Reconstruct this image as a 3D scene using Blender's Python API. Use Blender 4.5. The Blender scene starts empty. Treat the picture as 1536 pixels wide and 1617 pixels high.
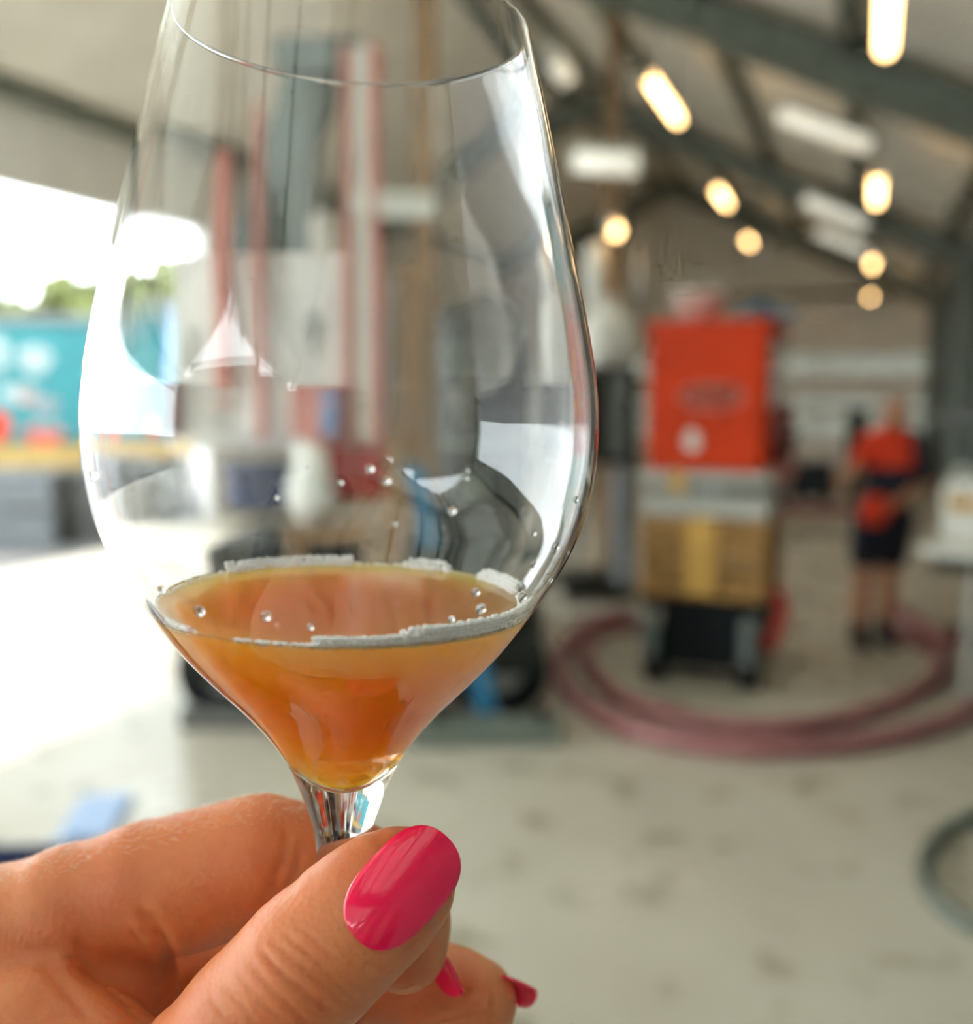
import bpy, bmesh, math, random
import numpy as np
from mathutils import Vector, Matrix

# ------------------------------------------------------------------ camera
FPX = 1540.0
YAW = math.radians(21.2)
PITCH = math.atan((808.5 - 620.0) / FPX)
CAMZ = 1.65
R_ = np.array([math.cos(YAW), math.sin(YAW), 0.0])
F_ = np.array([-math.sin(YAW) * math.cos(PITCH), math.cos(YAW) * math.cos(PITCH), -math.sin(PITCH)])
U_ = np.cross(R_, F_)
C_ = np.array([0.0, 0.0, CAMZ])

scene = bpy.context.scene
col = scene.collection
cam_d = bpy.data.cameras.new('camera')
cam_d.sensor_fit = 'HORIZONTAL'
cam_d.sensor_width = 36.0
cam_d.lens = 36.0 * FPX / 1536.0
cam_d.clip_start = 0.01
cam_d.clip_end = 300
cam_d.dof.use_dof = True
cam_d.dof.focus_distance = 0.155
cam_d.dof.aperture_fstop = 9.0
cam = bpy.data.objects.new('camera', cam_d)
cam.location = (0, 0, CAMZ)
cam.rotation_euler = (math.pi / 2 - PITCH, 0, YAW)
col.objects.link(cam)
scene.camera = cam

# ------------------------------------------------------------------ world, sun, exposure
world = bpy.data.worlds.new('world')
scene.world = world
world.use_nodes = True
wb = world.node_tree.nodes['Background']
wb.inputs[0].default_value = (0.90, 0.985, 1.0, 1)
wb.inputs[1].default_value = 3.4

sun_d = bpy.data.lights.new('sun', 'SUN')
sun_d.energy = 2.6
sun_d.angle = math.radians(2.0)
sun_d.color = (1.0, 0.95, 0.88)
sun = bpy.data.objects.new('sun', sun_d)
sun.rotation_euler = Vector((0.74, -0.28, -0.66)).to_track_quat('-Z', 'Y').to_euler()
col.objects.link(sun)

scene.view_settings.view_transform = 'Standard'
scene.view_settings.look = 'None'
scene.view_settings.gamma = 1.0
scene.view_settings.use_curve_mapping = False
scene.view_settings.exposure = 1.14
cy = scene.cycles
cy.use_denoising = True
cy.use_adaptive_sampling = True
cy.adaptive_threshold = 0.09
cy.adaptive_min_samples = 12
cy.max_bounces = 20
cy.transmission_bounces = 14
cy.diffuse_bounces = 5
cy.glossy_bounces = 5
cy.volume_bounces = 16
cy.sample_clamp_indirect = 6.0
cy.caustics_reflective = True
cy.blur_glossy = 0.0

# ------------------------------------------------------------------ helpers
def W(x, y, d):
    return C_ + d * (F_ + (x - 768) / FPX * R_ - (y - 808.5) / FPX * U_)

def FP(x, y, z=0.0):
    r = F_ + (x - 768) / FPX * R_ - (y - 808.5) / FPX * U_
    t = (z - CAMZ) / r[2]
    return C_ + t * r

def HP(x, y, d):
    """world point on the ray of a pixel at horizontal distance d along the camera heading"""
    r = F_ + (x - 768) / FPX * R_ - (y - 808.5) / FPX * U_
    h = -math.sin(YAW) * r[0] + math.cos(YAW) * r[1]
    return C_ + r * (d / h)

def V(p):
    return Vector((float(p[0]), float(p[1]), float(p[2])))

def nd(nt, t, **kw):
    n = nt.nodes.new(t)
    for k, v in kw.items():
        setattr(n, k, v)
    return n

def mat(name, colr, rough=0.5, metal=0.0, var=0.12, scale=6.0, bump=0.0, bscale=40.0, spec=0.5, emis=None, estr=0.0):
    m = bpy.data.materials.new(name)
    m.use_nodes = True
    nt = m.node_tree
    b = nt.nodes['Principled BSDF']
    b.inputs['Roughness'].default_value = rough
    b.inputs['Metallic'].default_value = metal
    b.inputs['Specular IOR Level'].default_value = spec
    tc = nd(nt, 'ShaderNodeTexCoord')
    if var > 0:
        nz = nd(nt, 'ShaderNodeTexNoise')
        nz.inputs['Scale'].default_value = scale
        nz.inputs['Detail'].default_value = 4
        nt.links.new(tc.outputs['Object'], nz.inputs['Vector'])
        rp = nd(nt, 'ShaderNodeValToRGB')
        rp.color_ramp.elements[0].position = 0.3
        rp.color_ramp.elements[1].position = 0.7
        rp.color_ramp.elements[0].color = tuple(c * (1 - var) for c in colr) + (1,)
        rp.color_ramp.elements[1].color = tuple(min(1, c * (1 + var)) for c in colr) + (1,)
        nt.links.new(nz.outputs['Fac'], rp.inputs['Fac'])
        nt.links.new(rp.outputs['Color'], b.inputs['Base Color'])
    else:
        b.inputs['Base Color'].default_value = tuple(colr) + (1,)
    if bump > 0:
        n2 = nd(nt, 'ShaderNodeTexNoise')
        n2.inputs['Scale'].default_value = bscale
        nt.links.new(tc.outputs['Object'], n2.inputs['Vector'])
        bp = nd(nt, 'ShaderNodeBump')
        bp.inputs['Strength'].default_value = bump
        bp.inputs['Distance'].default_value = 0.01
        nt.links.new(n2.outputs['Fac'], bp.inputs['Height'])
        nt.links.new(bp.outputs['Normal'], b.inputs['Normal'])
    if emis:
        b.inputs['Emission Color'].default_value = tuple(emis) + (1,)
        b.inputs['Emission Strength'].default_value = estr
    return m

def tag(o, label=None, cat=None, group=None, kind=None):
    if label: o['label'] = label
    if cat: o['category'] = cat
    if group: o['group'] = group
    if kind: o['kind'] = kind
    return o

def empty(name, loc, rz=0.0):
    o = bpy.data.objects.new(name, None)
    o.empty_display_size = 0.1
    o.location = V(loc)
    o.rotation_euler = (0, 0, rz)
    col.objects.link(o)
    return o

def obj(name, me, m=None, parent=None, smooth=False):
    if isinstance(me, bmesh.types.BMesh):
        bm = me
        me = bpy.data.meshes.new(name)
        bm.to_mesh(me)
        bm.free()
    if m is not None and len(me.materials) == 0:
        me.materials.append(m)
    if smooth:
        for p in me.polygons: p.use_smooth = True
    o = bpy.data.objects.new(name, me)
    col.objects.link(o)
    if parent is not None:
        o.parent = parent
    return o

def BM():
    return bmesh.new()

def bx(bm, x0, x1, y0, y1, z0, z1, bev=0.0):
    r = bmesh.ops.create_cube(bm, size=1.0)
    vs = r['verts']
    for v in vs:
        v.co = Vector((x0 + (v.co.x + .5) * (x1 - x0), y0 + (v.co.y + .5) * (y1 - y0), z0 + (v.co.z + .5) * (z1 - z0)))
    if bev > 0:
        es = list({e for v in vs for e in v.link_edges})
        bmesh.ops.bevel(bm, geom=es, offset=bev, segments=2, affect='EDGES')
    return bm

def box(name, m, parent, x0, x1, y0, y1, z0, z1, bev=0.0):
    return obj(name, bx(BM(), x0, x1, y0, y1, z0, z1, bev), m, parent)

def cyl(bm, p0, p1, r0, r1=None, n=20):
    p0, p1 = V(p0), V(p1)
    r1 = r0 if r1 is None else r1
    d = p1 - p0
    M = Matrix.Translation((p0 + p1) / 2) @ d.to_track_quat('Z', 'Y').to_matrix().to_4x4()
    bmesh.ops.create_cone(bm, cap_ends=True, segments=n, radius1=r0, radius2=r1, depth=d.length, matrix=M)
    return bm

def beam(bm, p0, p1, w, h, up=(0, 0, 1)):
    """box beam from p0 to p1 of width w (sideways) and height h (along up)"""
    p0, p1, up = V(p0), V(p1), Vector(up)
    d = (p1 - p0).normalized()
    s = d.cross(up).normalized()
    u = s.cross(d)
    vs = []
    for p in (p0, p1):
        for a, b in ((-1, -1), (1, -1), (1, 1), (-1, 1)):
            vs.append(bm.verts.new(p + s * a * w / 2 + u * b * h / 2))
    for f in ((3, 2, 1, 0), (4, 5, 6, 7), (0, 1, 5, 4), (1, 2, 6, 5), (2, 3, 7, 6), (3, 0, 4, 7)):
        bm.faces.new([vs[i] for i in f])
    return bm

def ibeam(bm, p0, p1, w, h, up=(0, 0, 1), t=0.03):
    p0, p1, up = V(p0), V(p1), Vector(up)
    d = (p1 - p0).normalized()
    s = d.cross(up).normalized()
    u = s.cross(d)
    beam(bm, p0, p1, t, h - 2 * t, up)
    for k in (-1, 1):
        o = u * k * (h / 2 - t / 2)
        beam(bm, p0 + o, p1 + o, w, t, up)
    return bm

def spline(pts, n=8):
    P = [np.array(p, float) for p in pts]
    P = [2 * P[0] - P[1]] + P + [2 * P[-1] - P[-2]]
    out = []
    for i in range(1, len(P) - 2):
        for k in range(n):
            t = k / n
            a, b, c, d = P[i - 1], P[i], P[i + 1], P[i + 2]
            out.append(0.5 * ((2 * b) + (-a + c) * t + (2 * a - 5 * b + 4 * c - d) * t * t + (-a + 3 * b - 3 * c + d) * t ** 3))
    out.append(P[-2])
    return out

def tube(bm, pts, rad, n=12):
    pts = [V(p) for p in pts]
    rads = rad if hasattr(rad, '__len__') else [rad] * len(pts)
    rings = []
    ref = None
    for i, p in enumerate(pts):
        t = (pts[min(i + 1, len(pts) - 1)] - pts[max(i - 1, 0)]).normalized()
        if ref is None:
            ref = t.orthogonal().normalized()
        ref = (ref - t * ref.dot(t)).normalized()
        b = t.cross(ref)
        rings.append([bm.verts.new(p + (ref * math.cos(2 * math.pi * k / n) + b * math.sin(2 * math.pi * k / n)) * rads[i]) for k in range(n)])
    for i in range(len(rings) - 1):
        for k in range(n):
            bm.faces.new((rings[i][k], rings[i][(k + 1) % n], rings[i + 1][(k + 1) % n], rings[i + 1][k]))
    bm.faces.new(rings[0][::-1])
    bm.faces.new(rings[-1])
    return bm

def lathe(bm, prof, n=64, cap0=False, cap1=False):
    rings = []
    for (r, z) in prof:
        if r < 1e-7:
            rings.append([bm.verts.new((0, 0, z))])
        else:
            rings.append([bm.verts.new((r * math.cos(2 * math.pi * k / n), r * math.sin(2 * math.pi * k / n), z)) for k in range(n)])
    for a, b in zip(rings[:-1], rings[1:]):
        for k in range(n):
            k2 = (k + 1) % n
            if len(a) == 1 and len(b) == 1:
                continue
            if len(a) == 1:
                bm.faces.new((a[0], b[k2], b[k]))
            elif len(b) == 1:
                bm.faces.new((a[k], a[k2], b[0]))
            else:
                bm.faces.new((a[k], a[k2], b[k2], b[k]))
    if cap0: bm.faces.new(rings[0][::-1])
    if cap1: bm.faces.new(rings[-1])
    return bm

def ico(bm, c, r, sub=2, sc=(1, 1, 1)):
    M = Matrix.Translation(V(c)) @ Matrix.Diagonal((sc[0], sc[1], sc[2], 1))
    bmesh.ops.create_icosphere(bm, subdivisions=sub, radius=r, matrix=M)
    return bm

# ---- implicit surfaces -------------------------------------------------
class Field:
    def __init__(self, lo, hi, h):
        self.lo = np.array(lo, np.float32); self.h = h
        self.n = [int(math.ceil((b - a) / h)) + 1 for a, b in zip(lo, hi)]
        self.F = np.full(self.n, 1.0, np.float32)
        self.ax = [self.lo[i] + h * np.arange(self.n[i], dtype=np.float32) for i in range(3)]
    def block(self, lo, hi):
        s = []
        for i in range(3):
            a = int(np.clip(math.floor((lo[i] - self.lo[i]) / self.h), 0, self.n[i]))
            b = int(np.clip(math.ceil((hi[i] - self.lo[i]) / self.h) + 1, 0, self.n[i]))
            s.append(slice(a, b))
        return tuple(s)
    def merge(self, s, D, k, sub=False):
        A = self.F[s]
        if sub:
            D = -D
            h = np.clip(0.5 - 0.5 * (D - A) / k, 0, 1) if k > 0 else None
            self.F[s] = np.maximum(A, D) if k <= 0 else A * h + D * (1 - h) + k * h * (1 - h)
            return
        if k <= 0:
            self.F[s] = np.minimum(A, D)
        else:
            h = np.clip(0.5 + 0.5 * (A - D) / k, 0, 1)
            self.F[s] = A * (1 - h) + D * h - k * h * (1 - h)
    def cone(self, a, b, ra, rb, k, sub=False, flat=None):
        a = np.array(a, np.float32); b = np.array(b, np.float32)
        m = max(ra, rb) + 2.5 * k + 3 * self.h
        s = self.block(np.minimum(a, b) - m, np.maximum(a, b) + m)
        X = self.ax[0][s[0]][:, None, None]; Y = self.ax[1][s[1]][None, :, None]; Z = self.ax[2][s[2]][None, None, :]
        d = b - a
        L = float(d @ d) + 1e-12
        t = np.clip(((X - a[0]) * d[0] + (Y - a[1]) * d[1] + (Z - a[2]) * d[2]) / L, 0, 1)
        qx = X - a[0] - t * d[0]; qy = Y - a[1] - t * d[1]; qz = Z - a[2] - t * d[2]
        D = np.sqrt(qx * qx + qy * qy + qz * qz) - (ra + (rb - ra) * t)
        self.merge(s, D.astype(np.float32), k, sub)
    def chain(self, pts, rads, k, sub=False):
        for i in range(len(pts) - 1):
            self.cone(pts[i], pts[i + 1], rads[i], rads[i + 1], k, sub)
    def ell(self, c, r, k, sub=False):
        c = np.array(c, np.float32); r = np.array(r, np.float32)
        m = r.max() + 2.5 * k + 3 * self.h
        s = self.block(c - m, c + m)
        X = (self.ax[0][s[0]][:, None, None] - c[0]); Y = (self.ax[1][s[1]][None, :, None] - c[1]); Z = (self.ax[2][s[2]][None, None, :] - c[2])
        k0 = np.sqrt((X / r[0]) ** 2 + (Y / r[1]) ** 2 + (Z / r[2]) ** 2)
        k1 = np.sqrt((X / r[0] ** 2) ** 2 + (Y / r[1] ** 2) ** 2 + (Z / r[2] ** 2) ** 2) + 1e-9
        self.merge(s, (k0 * (k0 - 1) / k1).astype(np.float32), k, sub)
    def sub(self, lo, hi):
        s = self.block(lo, hi)
        g = Field.__new__(Field)
        g.h = self.h; g.s = s
        g.n = [q.stop - q.start for q in s]
        g.ax = [self.ax[i][s[i]] for i in range(3)]
        g.lo = np.array([a[0] for a in g.ax], np.float32)
        g.F = np.full(g.n, 1.0, np.float32)
        return g
    def join(self, other, k):
        self.merge(other.s, other.F, k)
    def mesh(self):
        F = self.F
        ins = F < 0
        nx, ny, nz = F.shape
        cnt = np.zeros((nx - 1, ny - 1, nz - 1), np.int8)
        for i in (0, 1):
            for j in (0, 1):
                for k in (0, 1):
                    cnt += ins[i:nx - 1 + i, j:ny - 1 + j, k:nz - 1 + k]
        act = (cnt > 0) & (cnt < 8)
        I = np.argwhere(act)
        idx = np.full(act.shape, -1, np.int64)
        idx[act] = np.arange(len(I))
        acc = np.zeros((len(I), 3)); num = np.zeros(len(I))
        corners = [(i, j, k) for i in (0, 1) for j in (0, 1) for k in (0, 1)]
        val = {c: F[I[:, 0] + c[0], I[:, 1] + c[1], I[:, 2] + c[2]].astype(float) for c in corners}
        for c in corners:
            for axn in range(3):
                if c[axn] == 0:
                    e = list(c); e[axn] = 1; e = tuple(e)
                    a, b = val[c], val[e]
                    m = (a < 0) != (b < 0)
                    t = np.where(m, a / np.where(m, a - b, 1), 0)
                    p = np.array(c, float)[None, :].repeat(len(I), 0)
                    p[:, axn] += t
                    acc[m] += p[m]; num[m] += 1
        P = self.lo[None, :] + self.h * (I + acc / num[:, None])
        quads = []
        for axn in range(3):
            sl0 = [slice(None)] * 3; sl1 = [slice(None)] * 3
            sl0[axn] = slice(0, F.shape[axn] - 1); sl1[axn] = slice(1, F.shape[axn])
            m = ins[tuple(sl0)] != ins[tuple(sl1)]
            E = np.argwhere(m)
            fl = ins[tuple(sl0)][m]
            b, c = [(1, 2), (2, 0), (0, 1)][axn]
            ok = (E[:, b] > 0) & (E[:, c] > 0) & (E[:, b] < F.shape[b] - 1) & (E[:, c] < F.shape[c] - 1)
            E, fl = E[ok], fl[ok]
            q = []
            for db, dc in ((-1, -1), (0, -1), (0, 0), (-1, 0)):
                e = E.copy(); e[:, b] += db; e[:, c] += dc
                q.append(idx[e[:, 0], e[:, 1], e[:, 2]])
            q = np.stack(q, 1)
            q[~fl] = q[~fl][:, ::-1]
            quads.append(q)
        return P, np.concatenate(quads)

def smooth_pts(P, Q, it=3, lam=0.5):
    n = len(P)
    e = np.concatenate([Q[:, [0, 1]], Q[:, [1, 2]], Q[:, [2, 3]], Q[:, [3, 0]]])
    deg = np.bincount(e[:, 0], minlength=n) + np.bincount(e[:, 1], minlength=n)
    for _ in range(it):
        S = np.zeros_like(P)
        for k in range(3):
            S[:, k] = np.bincount(e[:, 0], P[e[:, 1], k], n) + np.bincount(e[:, 1], P[e[:, 0], k], n)
        P = P + lam * (S / deg[:, None] - P)
    return P

def np_mesh(name, P, Q, smooth=True):
    me = bpy.data.meshes.new(name)
    me.vertices.add(len(P)); me.vertices.foreach_set('co', np.asarray(P, np.float32).ravel())
    me.loops.add(Q.size); me.loops.foreach_set('vertex_index', Q.astype(np.int32).ravel())
    me.polygons.add(len(Q))
    me.polygons.foreach_set('loop_start', np.arange(0, Q.size, 4, dtype=np.int32))
    me.polygons.foreach_set('loop_total', np.full(len(Q), 4, np.int32))
    if smooth:
        me.polygons.foreach_set('use_smooth', np.ones(len(Q), bool))
    me.update(calc_edges=True)
    me.validate()
    return me

def balls_mesh(name, balls, n=5):
    """many small spheres, each a rounded cube, as one mesh"""
    P, Q = [], []
    g = np.linspace(-1, 1, n + 1)
    for axn in range(3):
        for sg in (-1, 1):
            o = len(P)
            for u in g:
                for v in g:
                    p = np.zeros(3); p[axn] = sg; p[(axn + 1) % 3] = math.tan(u * math.pi / 4); p[(axn + 2) % 3] = math.tan(v * math.pi / 4)
                    P.append(p / np.linalg.norm(p))
            for i in range(n):
                for j in range(n):
                    q = [o + i * (n + 1) + j, o + (i + 1) * (n + 1) + j, o + (i + 1) * (n + 1) + j + 1, o + i * (n + 1) + j + 1]
                    Q.append(q if sg > 0 else q[::-1])
    P = np.array(P); key = np.round(P * 1e5).astype(int)
    _, first_, inv = np.unique(key, axis=0, return_index=True, return_inverse=True)
    P = P[first_]; Q = inv.ravel()[np.array(Q)]
    B = np.array(balls)
    allP = (B[:, None, :3] + P[None] * B[:, None, 3:4]).reshape(-1, 3)
    allQ = (Q[None] + (np.arange(len(B)) * len(P))[:, None, None]).reshape(-1, 4)
    return np_mesh(name, allP, allQ)

random.seed(7)
rng = np.random.default_rng(7)

# ------------------------------------------------------------------ materials
M = {}
M['floor'] = None
M['roof'] = mat('roof_sheet', (0.84, 0.81, 0.74), 0.6, var=0.08, scale=1.5)
M['steel_green'] = mat('green_grey_steel', (0.16, 0.185, 0.16), 0.5, var=0.15)
M['wall_grey'] = mat('pale_grey_wall', (0.80, 0.80, 0.79), 0.7, var=0.05, scale=2)
M['panel_white'] = mat('white_wall_panel', (0.66, 0.66, 0.61), 0.6, var=0.05, scale=2)
M['panel_beige'] = mat('beige_wall_panel', (0.78, 0.73, 0.65), 0.7, var=0.06, scale=2)
M['clad_blue'] = mat('blue_grey_cladding', (0.16, 0.19, 0.19), 0.5, var=0.1)
M['white'] = mat('white_plastic', (0.75, 0.75, 0.70), 0.4, var=0.05)
M['orange'] = mat('orange_red_paint', (0.62, 0.042, 0.004), 0.45, var=0.12, scale=3, spec=0.2)
M['red'] = mat('red_paint', (0.50, 0.05, 0.04), 0.4, var=0.12)
M['pinkred'] = mat('veiled_red_paint', (0.62, 0.24, 0.20), 0.45, var=0.12)  # red lightened so the colour carries the pale reflection veil of the glass
M['maroon'] = mat('maroon_paint', (0.16, 0.035, 0.035), 0.4, var=0.2)
M['black'] = mat('black_rubber', (0.007, 0.009, 0.012), 0.6, var=0.2, spec=0.15)
M['dark'] = mat('dark_steel', (0.018, 0.02, 0.018), 0.5, var=0.25, spec=0.25)
M['galv'] = mat('galvanised_steel', (0.40, 0.40, 0.37), 0.42, 0.4, var=0.1)
M['stainless'] = mat('stainless_steel', (0.80, 0.81, 0.80), 0.35, 0.1, var=0.06)
M['wood'] = mat('golden_brown_wood', (0.36, 0.19, 0.05), 0.6, var=0.35, scale=9)
M['wood_post'] = mat('brown_timber', (0.30, 0.18, 0.085), 0.6, var=0.25, scale=5)
M['ochre'] = mat('ochre_board', (0.62, 0.36, 0.08), 0.6, var=0.15)
M['blue'] = mat('blue_paint', (0.03, 0.19, 0.36), 0.4, var=0.12)
M['navy'] = mat('navy_plastic', (0.012, 0.025, 0.10), 0.4, var=0.15)
M['lightblue'] = mat('light_blue_plastic', (0.22, 0.34, 0.58), 0.4, var=0.1)
M['teal'] = mat('teal_tarpaulin', (0.012, 0.17, 0.19), 0.5, var=0.10, scale=1.5)
M['yellow'] = mat('yellow_paint', (0.38, 0.25, 0.07), 0.5, var=0.1)
M['crate'] = mat('pale_grey_crate', (0.20, 0.215, 0.23), 0.5, var=0.1)
M['greycrate'] = mat('mid_grey_crate', (0.12, 0.12, 0.115), 0.5, var=0.12)
M['hose'] = mat('dusky_pink_hose', (0.32, 0.125, 0.13), 0.42, var=0.15, scale=4)
M['greyhose'] = mat('green_grey_hose', (0.11, 0.125, 0.10), 0.45, var=0.12)
M['leaf'] = mat('tree_leaves', (0.10, 0.115, 0.028), 0.7, var=0.45, scale=0.8)
M['bark'] = mat('tree_bark', (0.08, 0.06, 0.04), 0.8, var=0.3)
M['lamp_warm'] = mat('warm_tube', (0.9, 0.9, 0.85), 0.4, var=0, emis=(1.0, 0.60, 0.24), estr=6.0)
M['lamp_pale'] = mat('pale_tube', (0.9, 0.9, 0.85), 0.4, var=0, emis=(0.95, 0.93, 0.78), estr=0.28)
M['lamp_pale'].cycles.emission_sampling = 'NONE'
M['lamp_body'] = mat('lamp_housing', (0.5, 0.5, 0.45), 0.4, var=0.05)
M['mural_white'] = mat('mural_pale_print', (0.30, 0.37, 0.37), 0.5, var=0.2)
M['paint_white'] = mat('white_print', (0.7, 0.72, 0.7), 0.5, var=0.1)
M['print_dark'] = mat('dark_print', (0.06, 0.07, 0.06), 0.5, var=0.1)

def floor_mat():
    m = bpy.data.materials.new('worn_concrete')
    m.use_nodes = True
    nt = m.node_tree
    b = nt.nodes['Principled BSDF']
    tc = nd(nt, 'ShaderNodeTexCoord')
    def noise(scale, detail, lo, hi, c0, c1):
        n = nd(nt, 'ShaderNodeTexNoise'); n.inputs['Scale'].default_value = scale; n.inputs['Detail'].default_value = detail
        nt.links.new(tc.outputs['Object'], n.inputs['Vector'])
        r = nd(nt, 'ShaderNodeValToRGB')
        r.color_ramp.elements[0].position = lo; r.color_ramp.elements[1].position = hi
        r.color_ramp.elements[0].color = c0; r.color_ramp.elements[1].color = c1
        nt.links.new(n.outputs['Fac'], r.inputs['Fac'])
        return r, n
    base, _ = noise(0.9, 5, 0.3, 0.7, (0.45, 0.41, 0.33, 1), (0.58, 0.54, 0.45, 1))
    stain, _ = noise(4.2, 3, 0.30, 0.43, (0.42, 0.38, 0.28, 1), (1, 1, 1, 1))
    mx = nd(nt, 'ShaderNodeMix', data_type='RGBA', blend_type='MULTIPLY')
    mx.inputs['Factor'].default_value = 0.8
    nt.links.new(base.outputs['Color'], mx.inputs['A']); nt.links.new(stain.outputs['Color'], mx.inputs['B'])
    nt.links.new(mx.outputs['Result'], b.inputs['Base Color'])
    wet, _ = noise(0.7, 4, 0.35, 0.65, (0.22, 0.22, 0.22, 1), (0.6, 0.6, 0.6, 1))
    nt.links.new(wet.outputs['Color'], b.inputs['Roughness'])
    n2 = nd(nt, 'ShaderNodeTexNoise'); n2.inputs['Scale'].default_value = 60
    nt.links.new(tc.outputs['Object'], n2.inputs['Vector'])
    bp = nd(nt, 'ShaderNodeBump'); bp.inputs['Strength'].default_value = 0.15; bp.inputs['Distance'].default_value = 0.01
    nt.links.new(n2.outputs['Fac'], bp.inputs['Height']); nt.links.new(bp.outputs['Normal'], b.inputs['Normal'])
    return m
M['floor'] = floor_mat()
M['yard'] = mat('yard_asphalt', (0.075, 0.072, 0.072), 0.7, var=0.12, scale=0.7)

# ------------------------------------------------------------------ the hall
XL, XR, Y0, Y1 = -7.4, 1.3, -8.0, 22.0
RX, RZ = -3.93, 6.07
SL = 0.48
def roof_z(x):
    return RZ - SL * abs(x - RX)

fl = box('floor', M['floor'], None, XL, XR + 0.3, Y0, Y1 + 0.3, -0.12, 0.0)
tag(fl, 'worn beige concrete floor with dark stains', 'floor', kind='structure')
yd = BM(); bx(yd, -70, XL, -40, 60, -0.14, -0.02); bx(yd, XL, 12, -40, Y0, -0.14, -0.02)
yd = obj('ground', yd, M['yard'])
tag(yd, 'pale bright yard surface outside the open door', 'ground', kind='structure')

# ceiling: two sheets with rafters and purlins below
def translucent_mat():
    m = bpy.data.materials.new('translucent_sheet'); m.use_nodes = True
    nt = m.node_tree; nt.nodes.remove(nt.nodes['Principled BSDF'])
    tr_ = nd(nt, 'ShaderNodeBsdfTranslucent'); tr_.inputs[0].default_value = (0.58, 0.58, 0.54, 1)
    df = nd(nt, 'ShaderNodeBsdfDiffuse'); df.inputs[0].default_value = (0.6, 0.6, 0.55, 1)
    mx = nd(nt, 'ShaderNodeMixShader'); mx.inputs[0].default_value = 0.35
    nt.links.new(tr_.outputs[0], mx.inputs[1]); nt.links.new(df.outputs[0], mx.inputs[2])
    nt.links.new(mx.outputs[0], nt.nodes['Material Output'].inputs['Surface'])
    return m
M['sheet'] = translucent_mat()
M['sheet_dull'] = translucent_mat()
for n_ in M['sheet_dull'].node_tree.nodes:
    if n_.type == 'BSDF_TRANSLUCENT': n_.inputs[0].default_value = (0.30, 0.30, 0.275, 1)
FILL_STRIPS = [(-7.6, -4.8), (-3.8, -0.4), (0.2, 3.2), (3.6, 6.6)]     # unseen rooflight strips along the hall, added to brighten the interior
def slab(bm, xa, xb, ya, yb, t0=0.0, t1=0.12):
    vs = [bm.verts.new((x, y, roof_z(x) + dz)) for dz in (t0, t1) for x in (xa, xb) for y in (ya, yb)]
    for f in ((0, 1, 3, 2), (4, 6, 7, 5), (0, 4, 5, 1), (2, 3, 7, 6), (0, 2, 6, 4), (1, 5, 7, 3)):
        bm.faces.new([vs[i] for i in f])
ce = BM()
slab(ce, XL - 0.4, -6.4, Y0, Y1 + .3); slab(ce, -4.6, RX, Y0, Y1 + .3); slab(ce, RX, -3.2, Y0, Y1 + .3); slab(ce, 0.55, XR + 0.5, Y0, Y1 + .3)
yy = Y0
for (la, lb) in FILL_STRIPS + [(Y1 + .3, 0)]:
    slab(ce, -6.4, -4.6, yy, la); slab(ce, -3.2, 0.55, yy, la)
    yy = lb
ce = obj('ceiling', ce, M['roof'])
tag(ce, 'pale beige pitched roof sheeting carried on dark steel rafters', 'ceiling', kind='structure')
for (la, lb) in FILL_STRIPS:
    for (xa, xb) in ((-6.4, -4.6), (-3.2, 0.55)):
        b = BM(); slab(b, xa, xb, la, lb, 0.03, 0.05); obj('added_rooflight', b, M['sheet'], ce)
for y in (-4.3, 1.9, 8.1, 14.3, 20.5):
    for (xa, xb) in ((XL, RX), (RX, XR)):
        if xa == XL and y < 10: continue
        b = BM()
        ibeam(b, (xa, y, roof_z(xa) - 0.26), (xb, y, roof_z(xb) - 0.26), 0.2, 0.34)
        obj('rafter', b, M['steel_green'], ce)
pl_mesh = obj('purlin', beam(BM(), (0, Y0, 0), (0, Y1, 0), 0.09, 0.16), M['steel_green'], ce)
first = True
for x in (-4.2, -3.6, -2.55, -1.4, -0.25, 0.85):
    o = pl_mesh if first else pl_mesh.copy()
    if not first:
        col.objects.link(o)
    first = False
    o.location = (x, 0, roof_z(x) - 0.085)

# left wall with the big door
DY0, DY1, DZ = -7.4, 9.56, 3.55  # unseen near end of the opening lengthened to let in more light
wl = BM()
bx(wl, XL - 0.18, XL, DY1, Y1, 0, roof_z(XL)); bx(wl, XL - 0.18, XL, Y0, DY0, 0, roof_z(XL)); bx(wl, XL - 0.18, XL, DY0, DY1, DZ, roof_z(XL))
wl = obj('wall_left', wl, M['wall_grey'])
tag(wl, 'pale grey side wall with a wide open doorway', 'wall', kind='structure')
obj('eave_beam', beam(BM(), (XL + 0.1, Y0, 4.36), (XL + 0.1, Y1, 4.36), 0.14, 0.16), M['steel_green'], wl)
fr = BM(); bx(fr, XL - 0.2, XL + 0.03, DY1 - 0.06, DY1 + 0.06, 0, DZ); obj('door_jamb', fr, M['wall_grey'], wl)

wf = BM()
bx(wf, XL, -2.6, Y0 - 0.15, Y0, 0, 4.3); bx(wf, -2.6, XR, Y0 - 0.15, Y0, 0, 3.55); bx(wf, -2.6, 0.6, Y0 - 0.15, Y0, 3.55, 4.2); bx(wf, -6.6, -1.2, Y0 - 0.15, Y0, 4.2, 4.75)
wf = obj('wall_front', wf, M['panel_beige'])
tag(wf, 'beige end wall behind the viewer', 'wall', kind='structure')
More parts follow.
